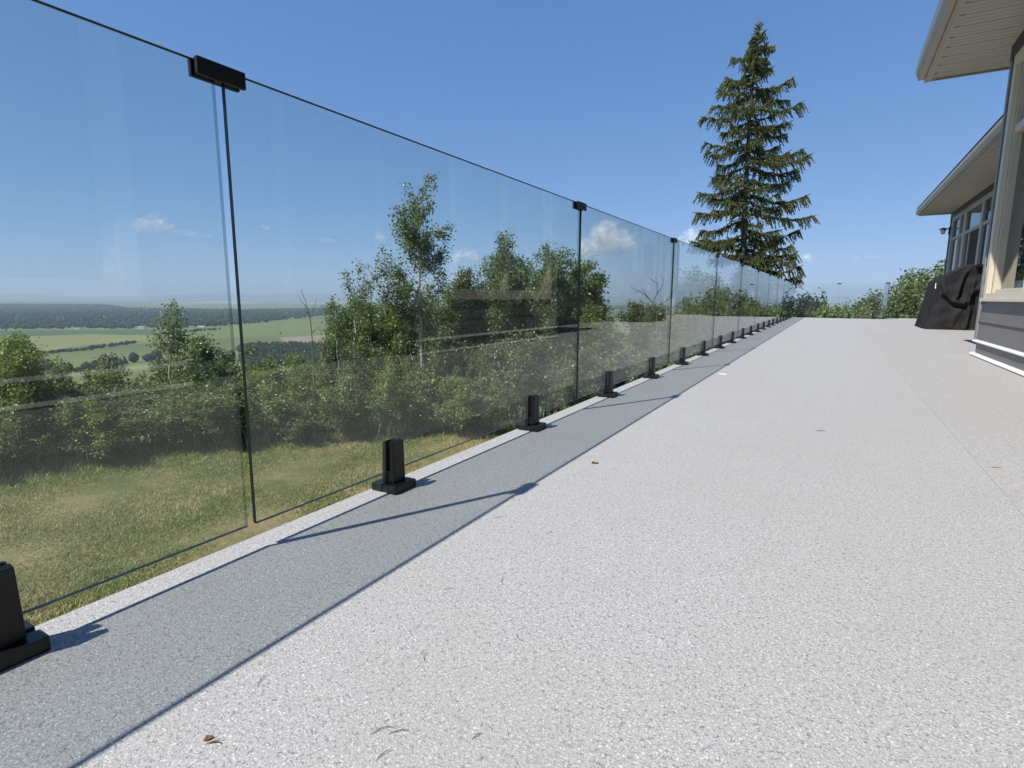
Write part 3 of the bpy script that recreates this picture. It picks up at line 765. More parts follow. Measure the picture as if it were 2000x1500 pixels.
def tree_meshes(seed, tips, trunk, r0, leaf_per_m=120, leaf=.055, clump=.10, limb_from=.5, bare=False, twig=.22, aspect=.85):
    """trunk: polyline; tips: points that limbs reach for; returns (wood mesh, leaf mesh)"""
    rg = np.random.default_rng(seed); trunk = np.asarray(trunk, float)
    tz = trunk[:, 2]; H = tz[-1] - tz[0]
    ks = np.linspace(0, 1, len(trunk)); paths = [(trunk, r0 * (1 - .88 * ks))]
    pts = []
    def on_trunk(z): return np.array([np.interp(z, tz, trunk[:, 0]), np.interp(z, tz, trunk[:, 1]), z])
    for tp in tips:
        tp = np.asarray(tp, float); hd = math.hypot(tp[0] - np.interp(tp[2], tz, trunk[:, 0]), tp[1] - np.interp(tp[2], tz, trunk[:, 1]))
        z0 = max(tz[0] + .05 * H, tp[2] - hd * rg.uniform(.7, 1.3) - .05); z0 = min(z0, tz[-1] - .03 * H)
        p0 = on_trunk(z0); L = np.linalg.norm(tp - p0)
        P = limb_path(p0, tp, -.08 * L, 7, .05, rg)
        rr_ = r0 * (1 - .88 * (z0 - tz[0]) / H) * .42
        paths.append((P, np.linspace(rr_, rr_ * .22, len(P))))
        ntw = max(2, int(L / .13))
        for q in range(ntw):
            s = rg.uniform(limb_from * .6, 1.0); a = P[0] * 0 + np.array([np.interp(s, np.linspace(0, 1, len(P)), P[:, c_]) for c_ in range(3)])
            d = rg.normal(size=3); d[2] = abs(d[2]) * .6 + .15; d /= np.linalg.norm(d); e = a + d * twig * rg.uniform(.5, 1.3)
            paths.append((np.stack([a, (a + e) / 2 + rg.normal(size=3) * .015, e]), np.array([rr_ * .28, rr_ * .2, rr_ * .1])))
            n_ = rg.poisson(leaf_per_m * twig)
            tq = rg.uniform(.15, 1.1, n_)[:, None]; pts.append(a + (e - a) * tq + rg.normal(size=(n_, 3)) * clump)
    # top shoot
    n_ = int(leaf_per_m * .35); tq = rg.uniform(.9, 1.0, n_); top = np.stack([on_trunk(tz[0] + H * t) for t in tq]); pts.append(top + rg.normal(size=(n_, 3)) * clump * .7)
    wood = tubes_mesh('trunk', paths, 5)
    lm = None if bare else leaves_mesh('crown', np.concatenate(pts), leaf, rg, aspect)
    return wood, lm

def plant(name, loc, wood, lm, bark, leafm, label, cat, group=None, scale=(1, 1, 1), rz=0.0, wn='trunk', ln='crown'):
    t = empty(name, loc, rz); t.scale = scale
    tag(t, label, cat, group)
    if wood is not None: link(wn, wood, bark, t)
    if lm is not None: link(ln, lm, leafm, t)
    return t

# ---- the tall aspen, from its silhouette
def screen_frame(px, dist):
    """base point under photo column px at a distance, with the sideways and depth directions there"""
    p = at_dist(px, 584, dist); f = np.array([p[0] - CAM[0], p[1] - CAM[1], 0]); f /= np.linalg.norm(f); side = np.array([f[1], -f[0], 0.])
    return p, side, f
def px_to_local(px, py, base, side, fwd, dist, depth=0.0):
    q = at_dist(px, py, dist)
    return side * np.dot(q - base, side) + fwd * depth + np.array([0, 0, q[2]])

def aspen(px, dist, ground, trunk_px, tips_px, label, seed, r0, lpm, leaf, extra=10, mat=None, depth=.6, name='aspen_tree', bark=None, group=None, spread=.35):
    base, side, fwd = screen_frame(px, dist); base = np.array([base[0], base[1], 0.0])
    rg = np.random.default_rng(seed)
    gz_ = ground
    tr = [px_to_local(x, y, base, side, fwd, dist) for x, y in trunk_px]
    tr = sorted(tr, key=lambda v: v[2]); tr.insert(0, np.array([tr[0][0], tr[0][1], gz_]))
    tips = []
    for x, y in tips_px: tips.append(px_to_local(x, y, base, side, fwd, dist, rg.normal() * depth * .6))
    H = tr[-1][2]
    for _ in range(extra):                                       # limbs towards and away from the viewer
        b_ = tips[rg.integers(len(tips_px))]; tips.append(np.array([b_[0], b_[1], b_[2]]) * np.array([.35, .35, 1]) + fwd * rg.choice([-1, 1]) * depth * rg.uniform(.6, 1.2) + rg.normal(size=3) * .08)
    off = np.array([0, 0, gz_]); tr = np.array(tr) - off; tips = np.array(tips) - off
    zz = np.linspace(0, tr[-1][2], 16); tr = np.stack([np.interp(zz, tr[:, 2], tr[:, 0]), np.interp(zz, tr[:, 2], tr[:, 1]), zz], -1); tr[1:-1, :2] += rg.normal(size=(14, 2)) * .028
    wood, lm = tree_meshes(seed, tips, tr, r0, lpm, leaf, .085)
    return plant(name, (base[0], base[1], gz_), wood, lm, bark or M_ASPENBARK, mat or M_LEAF, label, 'tree', group)

aspen(815, 15.6, -3.3, [(831, 347), (826, 380), (818, 440), (816, 520), (818, 570), (822, 640), (826, 720)],
      [(797, 366), (780, 400), (775, 420), (774, 450), (790, 468), (750, 500), (737, 512), (736, 545), (740, 560), (760, 575), (775, 600), (774, 520), (760, 535), (835, 360), (845, 395),
       (880, 438), (872, 470), (868, 490), (862, 530), (866, 555), (850, 470), (850, 440), (840, 590), (800, 600), (858, 455), (795, 440), (805, 420), (812, 395), (785, 555), (850, 510), (790, 590)],
      'tall slender aspen with white trunk behind the second glass panel', 21, .075, 165, .062, 12)
aspen(333, 16.0, -3.0, [(338, 585), (335, 640), (332, 700), (334, 760), (334, 840)],
      [(325, 605), (318, 625), (350, 610), (353, 630), (310, 655), (358, 660), (318, 672), (345, 670), (325, 640), (308, 668), (345, 640)],
      'small aspen with white stem standing before the valley fields at left', 33, .05, 150, .058, 6, depth=.35)
aspen(697, 15.8, -3.2, [(706, 512), (700, 560), (697, 620), (690, 700)],
      [(700, 520), (680, 540), (676, 556), (685, 570), (720, 550), (728, 560), (715, 580), (690, 590), (680, 610), (715, 610)],
      'thin young poplar left of the tall aspen', 35, .04, 140, .055, 4, depth=.3)
aspen(652, 15.4, -3.2, [(650, 580), (655, 620), (660, 700)], [(645, 590), (660, 600), (670, 615), (648, 625), (672, 630), (655, 640)],
      'low leafy sapling between the dead sapling and the thin poplar', 36, .017, 150, .055, 4, depth=.3)
aspen(990, 16.5, -3.4, [(990, 460), (985, 520), (985, 600), (990, 700)],
      [(985, 470), (995, 500), (970, 505), (940, 510), (930, 530), (905, 540), (890, 560), (1010, 505), (1020, 530), (1000, 540), (960, 540), (1005, 560), (920, 570), (880, 580), (950, 575), (1030, 580), (900, 600), (980, 580)],
      'bushy young poplar with one high tuft, right of the tall aspen', 41, .06, 210, .058, 22, depth=.9)
aspen(1078, 16.2, -3.3, [(1066, 472), (1072, 520), (1080, 600), (1080, 700)],
      [(1060, 490), (1075, 495), (1100, 495), (1118, 505), (1050, 510), (1040, 530), (1130, 530), (1145, 550), (1035, 555), (1110, 540), (1150, 580), (1080, 530), (1060, 550), (1140, 600), (1040, 590), (1100, 580), (1070, 590)],
      'rounded poplar crown crossed by the second dark panel joint', 43, .06, 230, .058, 26, depth=1.0)
aspen(30, 15.8, -3.1, [(28, 662), (30, 700), (35, 760), (30, 840)],
      [(15, 680), (45, 675), (60, 695), (5, 700), (70, 720), (40, 700), (20, 720), (85, 745), (55, 740), (-10, 730), (95, 770), (30, 760), (0, 765)],
      'bright yellow-green shrubby tree at the left edge of the photo', 47, .05, 260, .06, 22, mat=M_LEAF3, depth=.8)
aspen(385, 17.5, -3.8, [(388, 664), (386, 700), (388, 800)], [(375, 680), (398, 672), (408, 690), (365, 700), (420, 700), (392, 695), (400, 715), (372, 720)],
      'dark green maple sapling right of the small aspen', 49, .04, 240, .07, 10, depth=.5)

# bare saplings
def bare(px, dist, ground, lines, label, r0, seed):
    base, side, fwd = screen_frame(px, dist); base = np.array([base[0], base[1], 0.0]); rg = np.random.default_rng(seed)
    paths = []
    for q, L in enumerate(lines):
        dep = 0 if q == 0 else rg.normal() * .12
        P = np.array([px_to_local(x, y, base, side, fwd, dist, dep * (s / max(1, len(L) - 1))) for s, (x, y) in enumerate(L)])
        if q == 0: P = np.concatenate([[[P[0][0], P[0][1], ground]], P])
        # smooth extra points
        k = len(P); tt_ = np.linspace(0, k - 1, k * 3); P = np.stack([np.interp(tt_, np.arange(k), P[:, c_]) for c_ in range(3)], -1)
        P[1:-1] += rg.normal(size=(len(P) - 2, 3)) * .008
        rr_ = r0 * (1 if q == 0 else .5); paths.append((P - np.array([0, 0, ground]), np.linspace(rr_, rr_ * .25, len(P))))
    t = empty('bare_tree', (base[0], base[1], ground)); tag(t, label, 'tree'); link('branches', tubes_mesh('branches', paths, 5), M_DEADWOOD, t)
bare(610, 15.0, -3.1, [[(612, 715), (611, 680), (606, 620), (598, 590), (588, 565)], [(606, 620), (614, 600), (618, 580)], [(600, 600), (590, 590), (584, 578)], [(604, 612), (596, 606)], [(611, 650), (622, 640), (632, 655)], [(612, 690), (628, 670), (631, 660)]],
     'leafless pale sapling against the fields, left of the thin poplar', .022, 5)
bare(1275, 17.0, -4, [[(1284, 640), (1282, 612), (1276, 592), (1262, 578), (1247, 568), (1231, 560)], [(1276, 592), (1284, 570), (1284, 552), (1279, 535)], [(1268, 584), (1259, 570), (1252, 562)],
     [(1284, 575), (1292, 562), (1296, 550), (1290, 536)], [(1280, 600), (1300, 588), (1318, 568), (1324, 556)], [(1300, 588), (1312, 582), (1320, 580)], [(1247, 568), (1238, 572)], [(1284, 555), (1272, 545), (1266, 540)]],
     'leafless crooked tree seen through the third glass panel', .026, 6)
bare(730, 16.0, -3.2, [[(722, 600), (726, 570), (731, 552), (735, 540)], [(726, 570), (720, 556)]], 'thin leafless shoot between the thin poplar and the tall aspen', .014, 8)
bare(936, 16.8, -3.3, [[(940, 560), (938, 530), (934, 500)], [(938, 530), (944, 515)]], 'thin leafless shoot rising from the poplars right of the tall aspen', .014, 9)

# ---- thicket
def shrub_meshes(seed, leaf_m=.05, nst=10, nleaf=5200, aspect=.8):
    """unit shrub: 1 m tall, about .75 m wide"""
    rg = np.random.default_rng(seed); paths, pts = [], []
    for s in range(nst):
        a = rg.uniform(0, 6.283); rb = rg.uniform(.0, .16); rt = rg.uniform(.12, .40); h = rg.uniform(.62, 1.0) * (1 - .35 * (rt / .4) ** 2)
        k = 8; u = np.linspace(0, 1, k); a2 = a + rg.normal() * .5
        P = np.stack([rb * math.cos(a) * (1 - u) + rt * math.cos(a2) * u, rb * math.sin(a) * (1 - u) + rt * math.sin(a2) * u, h * u], -1)
        P[1:] += rg.normal(size=(k - 1, 3)) * .016
        paths.append((P, np.linspace(.0075, .0020, k)))
        ntw = 13
        for q in range(ntw):
            u0 = rg.uniform(.16, 1.0) ** .62; p = np.array([np.interp(u0, u, P[:, c_]) for c_ in range(3)])
            d = rg.normal(size=3); d[2] = abs(d[2]) * .5 + .1; d /= np.linalg.norm(d); L = rg.uniform(.05, .17) * (1.15 - .6 * u0); e = p + d * L
            paths.append((np.stack([p, e]), np.array([.0022, .0008])))
            n_ = int(nleaf / nst / ntw); tq = rg.uniform(.1, 1.15, n_)[:, None]
            pts.append(p + (e - p) * tq + rg.normal(size=(n_, 3)) * .024)
    pts = np.concatenate(pts); k = 1.0 / np.quantile(pts[:, 2], .97); kx = .52 / np.quantile(np.hypot(pts[:, 0], pts[:, 1]), .95)
    sc = np.array([kx, kx, k]); pts *= sc; paths = [(P * sc, r) for P, r in paths]
    return tubes_mesh('stems', paths, 4), leaves_mesh('foliage', pts, leaf_m, rg, aspect)
SHR = [shrub_meshes(100 + q, .026 + .004 * (q % 3), 10 + q % 4, 6000) for q in range(6)]
LM = [M_LEAF2, M_LEAF2, M_LEAF, M_LEAF3, M_LEAF4, M_LEAF2]
SHC = {}
def shrub(x, y, h, wf, k, label, group, name='shrub', leafm=None, gz_=None):
    wood, lm = SHR[k]; mt_ = leafm or LM[k]
    key = (k, mt_.name)
    if key not in SHC:
        if lm.materials: lm = lm.copy(); lm.materials.clear()
        lm.materials.append(mt_); SHC[key] = lm
        if not wood.materials: wood.materials.append(M_STEM)
    t = empty(name, (x, y, float(ground_z(x, y)) - .05 if gz_ is None else gz_), random.uniform(0, 6.28)); t.scale = (h * wf, h * wf, h)
    tag(t, label, 'shrub', group)
    link('stems', wood, None, t); link('foliage', SHC[key], None, t)
TOPX = [-250, -60, 0, 60, 110, 150, 205, 260, 300, 330, 380, 430, 480, 520, 560, 600, 640, 680, 720, 780, 860, 900, 950, 1010, 1040, 1070, 1120, 1150, 1175, 1230, 1280, 1330, 1400]
TOPY = [680, 670, 695, 710, 715, 690, 725, 680, 708, 715, 690, 690, 670, 685, 708, 705, 665, 640, 625, 618, 600, 575, 560, 555, 575, 555, 552, 570, 596, 600, 600, 595, 595]
BASEX = [-250, 0, 200, 400, 600, 760, 900, 985, 1150, 1400]
BASED = [15.5, 14.75, 14.4, 14.55, 14.1, 14.2, 14.4, 14.7, 15.0, 15.5]
# behind the far end of the deck
def poplar_meshes(seed, H=6.0, R=1.35, n=52):
    rg = np.random.default_rng(seed); tr = np.stack([rg.normal(size=7) * .08, rg.normal(size=7) * .08, np.linspace(0, H, 7)], -1); tr[0, :2] = 0
    tips = []
    for q in range(n):
        u = rg.random() ** .8; z = 1.4 + u * (H - 1.5); r = R * (1 - ((z - 2.6) / (H - 2.2)) ** 2 * .9 if z > 2.6 else .85) * rg.uniform(.45, 1.05); a = rg.uniform(0, 6.283)
        tips.append((r * math.cos(a), r * math.sin(a), z))
    return tree_meshes(seed, tips, tr, .055, 150, .085, .11)
POP = [poplar_meshes(300 + q, 6.0, 1.15 + .18 * q, 52) for q in range(4)]
for q, (wd_, lf_) in enumerate(POP): wd_.materials.append(M_ASPENBARK); lf_.materials.append((M_LEAF2, M_LEAF, M_LEAF2, M_LEAF3)[q])
def poplar(x, y, h, k, label, group, wf=1.0, leafm=None):
    t = empty('poplar_tree', (x, y, float(ground_z(x, y)) - .05), random.uniform(0, 6.28)); s_ = h / 6.0; t.scale = (s_ * wf, s_ * wf, s_); tag(t, label, 'tree', group)
    lf_ = POP[k][1]
    if leafm: lf_ = lf_.copy(); lf_.materials.clear(); lf_.materials.append(leafm)
    link('trunk', POP[k][0], None, t); link('crown', lf_, None, t)
def thicket(d_off, frac, step, jitter, label, group, seed, x0=-230, x1=1400):
    rg = np.random.default_rng(seed); px = x0
    while px < x1:
        q = px + rg.uniform(-.4, .4) * step; d = np.interp(q, BASEX, BASED) + d_off + rg.uniform(-.4, .4)
        ty = np.interp(q, TOPX, TOPY); p = at_dist(q, ty, d); gz_ = float(ground_z(p[0], p[1]))
        h = (p[2] - gz_) * frac * rg.uniform(1 - jitter, 1.04)
        h = max(h, .9)
        w = np.clip(rg.uniform(1.7, 2.3) / h, .55, 1.5)
        where = 'left of the frame' if q < 0 else 'behind the nearest glass panel' if q < 445 else 'behind the second glass panel' if q < 1125 else 'behind the third glass panel' if q < 1310 else 'behind the fourth glass panel'
        if h > 3.2:
            k = int(rg.integers(4)); hue = ('leafy green', 'grey-green', 'leafy green', 'yellow-green')[k]
            poplar(p[0], p[1], h * 1.04, k, f'{hue} young poplar {label}, {where}', 'young poplars ' + group, min(1.25, 5.2 / h))
        else:
            k = int(rg.integers(6)); hue = ('leafy green', 'leafy green', 'grey-green', 'yellow-green', 'silvery green', 'leafy green')[k]
            shrub(p[0], p[1], h, w, k, f'{hue} shrub {label}, {where}', 'shrubs ' + group)
        px += step * rg.uniform(.8, 1.2)
thicket(.35, .66, 62, .48, 'in the front row of the thicket', 'in the front row of the thicket', 1)
thicket(1.5, .92, 62, .36, 'in the middle of the thicket', 'in the middle of the thicket', 2)
thicket(3.6, 1.16, 48, .10, 'massed round the tall aspen', 'massed round the tall aspen', 4, 650, 1150)
thicket(2.9, 1.0, 66, .12, 'at the back of the thicket', 'at the back of the thicket', 3)
TX2 = [1290, 1340, 1380, 1420, 1440, 1480, 1530, 1560, 1600, 1640, 1655, 1690, 1725, 1745, 1775, 1805, 1840, 1900, 2000, 2150]
TY2 = [610, 600, 595, 560, 552, 585, 572, 596, 590, 585, 580, 592, 596, 578, 556, 545, 545, 540, 530, 530]
def far_row(d0, frac, step, jit, seed, label, group):
    rg = np.random.default_rng(seed); px = 1290; q_ = 0
    while px < 2150:
        q = px + rg.uniform(-.3, .3) * step; d = d0 + rg.uniform(-.8, .8); p = at_dist(q, np.interp(q, TX2, TY2) - 22, d); gz_ = float(ground_z(p[0], p[1]))
        h = (p[2] - gz_) * frac * rg.uniform(1 - jit, 1.02)
        poplar(p[0], p[1], h, int(rg.integers(4)), f'{ORD[q_]} leafy poplar from the left in the {label} beyond the deck', group, rg.uniform(.85, 1.1))
        px += step * rg.uniform(.75, 1.25); q_ += 1
far_row(25.5, .95, 46, .05, 5, 'nearer row', 'nearer row of young poplars beyond the deck')
far_row(28.5, 1.0, 48, .05, 6, 'farther row', 'farther row of young poplars beyond the deck')
p = at_dist(1812, 528, 27.0); poplar(p[0], p[1], p[2] - float(ground_z(p[0], p[1])), 0, 'pale silvery poplar left of the covered grill, above the other trees', None, .9, M_LEAF4)
p = at_dist(1768, 541, 26.3); poplar(p[0], p[1], p[2] - float(ground_z(p[0], p[1])), 1, 'dark green poplar right of the end of the far railing', None, .8)
p = at_dist(1432, 556, 26.0); poplar(p[0], p[1], p[2] - float(ground_z(p[0], p[1])), 1, 'dark green poplar below the lowest left spruce boughs, seen through glass', None, .7)

# ------------------------------------------------------------------ spruce
def spruce():
    D = 24.0; base, side, fwd = screen_frame(1462, D); base = np.array([base[0], base[1], 0.0]); rg = np.random.default_rng(12)
    gz_ = float(ground_z(base[0], base[1]))
    def Z(zx, zy, depth=0.0): return px_to_local(1300 + zx / 2.831, 30 + zy / 2.831, base, side, fwd, D, depth)
    tr = np.array([Z(510, 60), Z(508, 150), Z(500, 260), Z(478, 420), Z(462, 600), Z(455, 760), Z(447, 900), Z(440, 1100), Z(430, 1300), Z(424, 1420)])[::-1]
    tr = np.concatenate([[[tr[0][0], tr[0][1], gz_]], tr]); off = np.array([0, 0, gz_])
    tz = tr[:, 2]
    def trunk(z): return np.array([np.interp(z, tz, tr[:, 0]), np.interp(z, tz, tr[:, 1]), z])
    H = tz[-1]
    woods = [(tr - off, np.interp(tz, [gz_, H], [.24, .012]))]
    NV, NF = [], []
    cnt = [0]
    def twig(p, d, L, thick):
        """a bottle-brush twig: rings of forward-pointing needles"""
        d = d / np.linalg.norm(d); n = max(14, int(L / .0075))
        ref = np.array([0, 0, 1.]) if abs(d[2]) < .9 else np.array([1., 0, 0]); a = np.cross(d, ref); a /= np.linalg.norm(a); b_ = np.cross(d, a)
        s = rg.uniform(0, 1, n); ph = rg.uniform(0, 6.283, n)
        rad = np.cos(ph)[:, None] * a + np.sin(ph)[:, None] * b_
        root = p + d * (s * L)[:, None]
        tip = root + d * (.035 + .02 * rg.random(n))[:, None] + rad * (thick * (1 - .45 * s) * rg.uniform(.7, 1.2, n))[:, None]
        sd = np.cross(rad, d) * (.015 + .008 * rg.random(n))[:, None]
        V_ = np.stack([root - sd, root + sd, tip], 1).reshape(-1, 3) - off
        NV.append(V_); NF.append(np.arange(len(V_)).reshape(-1, 3) + cnt[0]); cnt[0] += len(V_)
    def branch(tip, z0=None, up=.12, dens=1.0):
        hd = math.hypot(tip[0] - np.interp(tip[2], tz, tr[:, 0]), tip[1] - np.interp(tip[2], tz, tr[:, 1]))
        if z0 is None: z0 = tip[2] + rg.uniform(.0, .16) * hd - (.35 * hd if tip[2] > H - 2.4 else 0)
        z0 = min(z0, H - .15); p0 = trunk(z0); k = 12; u = np.linspace(0, 1, k)
        P = p0 + (tip - p0) * u[:, None]
        L = np.linalg.norm(tip - p0)
        P[:, 2] -= up * L * np.sin(u * math.pi) * (.5 + u) * .9                 # sags, then lifts at the tip
        P[1:-1] += rg.normal(size=(k - 2, 3)) * .02
        woods.append((P - off, np.linspace(.012 + .014 * L, .005, k)))
        ax = (tip - p0) / L; sidev = np.cross(ax, [0, 0, 1.]); sidev /= np.linalg.norm(sidev)
        n = int(L * 40 * dens) + 8
        for q in range(n):
            u0 = 1 - rg.random() ** 1.15 * .93; p = np.array([np.interp(u0, u, P[:, c_]) for c_ in range(3)])
            s = rg.choice([-1, 1]); reach = (1 - u0) ** .6
            out_ = sidev * s * rg.uniform(.3, 1.0) * (.35 + .9 * reach) + ax * rg.uniform(.25, .9); out_ /= np.linalg.norm(out_)
            l1 = rg.uniform(.10, .30) * (.5 + 1.1 * reach) * min(1.0, .45 + L * .35)
            m_ = p + out_ * l1; m_[2] -= rg.uniform(.0, .35) * l1
            twig(p, m_ - p, l1, .055)
            if rg.random() < .75:                                               # hanging end
                dn_ = out_ * .45 + np.array([0, 0, -1.]) * rg.uniform(.5, 1.2); l2 = rg.uniform(.08, .34) * (.6 + .6 * min(1, L / 2))
                twig(m_, dn_, l2, .052)
            if rg.random() < .35: twig(p, np.array([0, 0, 1.]) * rg.uniform(0, .6) + out_, l1 * .6, .04)
        for q in range(4): twig(P[-1 - q] , P[-1] - P[-4] + rg.normal(size=3) * .12 * L * .2, .16, .04)
    TIPS = [(352, 205), (440, 170), (295, 290), (320, 330), (270, 400), (240, 465), (185, 572), (200, 692), (290, 640), (212, 765), (268, 815), (238, 905), (163, 965), (235, 1052), (150, 1110),
            (165, 1190), (170, 1240), (120, 1268), (200, 1280), (612, 162), (570, 150), (585, 295), (565, 235), (726, 332), (600, 400), (700, 440), (772, 493), (700, 590), (640, 620), (682, 650), (785, 738), (700, 770), (820, 775),
            (750, 860), (700, 920), (810, 985), (700, 1050), (845, 1113), (770, 1180), (640, 1230), (722, 1268), (755, 1302), (730, 1350), (778, 1395), (775, 1440), (640, 1450)]
    for zx, zy in TIPS:
        zc = np.interp(zy, [60, 420, 760, 1100, 1420], [510, 478, 455, 440, 424]); zx = zc + (zx - zc) * .93 - np.sign(zx - zc) * 12
        branch(Z(zx, zy + rg.normal() * 8, rg.normal() * .45), up=rg.uniform(.06, .17), dens=rg.uniform(.8, 1.25))
    # whorls round the rest of the trunk
    prof_z = np.array([H, H - .6, H - 1.6, H - 3, H - 5, H - 7, H - 9.2, H - 10.5]); prof_r = np.array([.12, .35, .85, 1.35, 1.75, 1.95, 2.15, 2.0])
    z = H - .35; a = 0.0
    while z > H - 10.3:
        R_ = np.interp(-z, -prof_z, prof_r); nb = 3 if R_ < .8 else int(rg.integers(3, 5))
        for q in range(nb):
            a += 6.283 / nb + rg.normal() * .25; r_ = R_ * rg.uniform(.55, .95)
            sx, dy = math.cos(a) * r_, math.sin(a) * r_
            if abs(sx) > .62 * R_ : sx *= .72                                   # leave the gaps of the silhouette
            tp = trunk(z) + side * sx + fwd * dy; tp[2] = z + rg.uniform(-.5, .3) * r_
            branch(tp, up=rg.uniform(.02, .2), dens=rg.uniform(.45, .85))
        z -= rg.uniform(.34, .74) if R_ > .8 else .24
        a += .7
    # leader and the dense dark sleeve round the stem
    for q in range(420):
        zz = H - rg.random() ** 1.3 * 10; p = trunk(zz); d = rg.normal(size=3); d[2] = rg.uniform(-.5, .5) + (.9 if zz > H - 1 else 0); twig(p, d, rg.uniform(.16, .50) * min(1, .4 + (H - zz) * .3), .05)
    for q in range(10): twig(trunk(H - .06 * q), np.array([rg.normal() * .35, rg.normal() * .35, 1]), .16, .04)
    twig(trunk(H - .1), np.array([0, 0, 1.]), .28, .03)
    t = empty('spruce_tree', (base[0], base[1], gz_)); tag(t, 'tall dark green spruce with drooping boughs rising above the far railing', 'tree')
    link('trunk', tubes_mesh('trunk', woods, 6), M_BARK, t)
    o = link('crown', np_mesh('crown', np.concatenate(NV), np.concatenate(NF)), M_NEEDLE, t)
spruce()

# ------------------------------------------------------------------ lawn grass
def grass():
    rg = np.random.default_rng(9); n = 520000
    az = np.radians(rg.uniform(-84, -4, n)); r = np.sqrt(rg.uniform(2.4 ** 2, 16.2 ** 2, n))
    x = 1.2 + r * np.sin(az); y = r * np.cos(az)
    keep = (x < -.15)
    x, y = x[keep], y[keep]; n = len(x); z = ground_z(x, y) - .01
    edge = np.clip((np.hypot(x - 1.2, y) - 13.4) / 1.4, 0, 1)
    patch = .5 + .5 * np.sin(x * 1.9 + np.sin(y * 1.3) * 1.5) * np.sin(y * 1.6 + x * .5)
    h = rg.uniform(.028, .062, n) * (.75 + .5 * patch) * (1 + edge * rg.uniform(0, 4.5, n) * (rg.random(n) < .5))
    wdt = rg.uniform(.0035, .0065, n) * (1 + .3 * edge)
    a = rg.uniform(0, 6.283, n); lean = rg.normal(size=(n, 2)) * .55 * h[:, None]
    dx, dy = np.cos(a) * wdt, np.sin(a) * wdt
    p0 = np.stack([x - dx, y - dy, z], -1); p1 = np.stack([x + dx, y + dy, z], -1)
    m0 = np.stack([x - dx * .7 + lean[:, 0] * .4, y - dy * .7 + lean[:, 1] * .4, z + h * .6], -1); m1 = m0 + np.stack([dx, dy, dx * 0], -1) * 1.4
    t = np.stack([x + lean[:, 0] * 1.2, y + lean[:, 1] * 1.2, z + h], -1)
    V = np.stack([p0, p1, m1, m0, t], 1).reshape(-1, 3); b = np.arange(n)[:, None] * 5
    F = np.concatenate([b + [0, 1, 2], b + [0, 2, 3], b + [3, 2, 4]][::1], 1).reshape(-1, 3)
    mt, nt, out = new_mat('lawn_grass'); gm = nt.nodes.new('ShaderNodeNewGeometry'); P = gm.outputs['Position']; rd = gm.outputs['Random Per Island']
    green = mixc(nt, rd, (.165, .215, .062), (.300, .350, .125)); straw = mixc(nt, rd, (.40, .34, .165), (.62, .53, .30))
    f1 = noise(nt, mapping(nt, P, (1, .55, .2), (0, 0, .5)), .75, 5, .62); f2 = noise(nt, P, 3.5, 3, .6)
    dry = math_node(nt, 'ADD', math_node(nt, 'MULTIPLY', ramp(nt, f1, [(.47, 0), (.70, 1)]), .68), math_node(nt, 'MULTIPLY', ramp(nt, f2, [(.42, 0), (.7, 1)]), .35))
    sx = nt.nodes.new('ShaderNodeSeparateXYZ'); nt.links.new(P, sx.inputs[0])
    nearedge = ramp(nt, math_node(nt, 'MULTIPLY', math_node(nt, 'ADD', sx.outputs[0], 8.0), 1 / 8.0), [(.08, 0), (.24, 1)])   # trodden, dry strip next to the deck
    dry = math_node(nt, 'ADD', dry, math_node(nt, 'MULTIPLY', math_node(nt, 'MULTIPLY', nearedge, ramp(nt, noise(nt, P, .8, 2), [(.44, 0), (.54, 1)])), .9))
    pick = math_node(nt, 'GREATER_THAN', dry, math_node(nt, 'FRACT', math_node(nt, 'MULTIPLY', rd, 7.31)))
    c = mixc(nt, pick, green, straw)
    p = nt.nodes.new('ShaderNodeBsdfPrincipled'); nt.links.new(c, p.inputs['Base Color']); p.inputs['Roughness'].default_value = .6; p.inputs['Specular IOR Level'].default_value = .25
    tl = nt.nodes.new('ShaderNodeBsdfTranslucent'); nt.links.new(c, tl.inputs[0]); mx = nt.nodes.new('ShaderNodeMixShader'); mx.inputs[0].default_value = .3
    nt.links.new(p.outputs[0], mx.inputs[1]); nt.links.new(tl.outputs[0], mx.inputs[2]); nt.links.new(mx.outputs[0], out.inputs[0])
    tag(link('grass', np_mesh('grass', V, F), mt), 'patchy green and straw-coloured lawn grass below the deck', 'grass', kind='stuff')
grass()

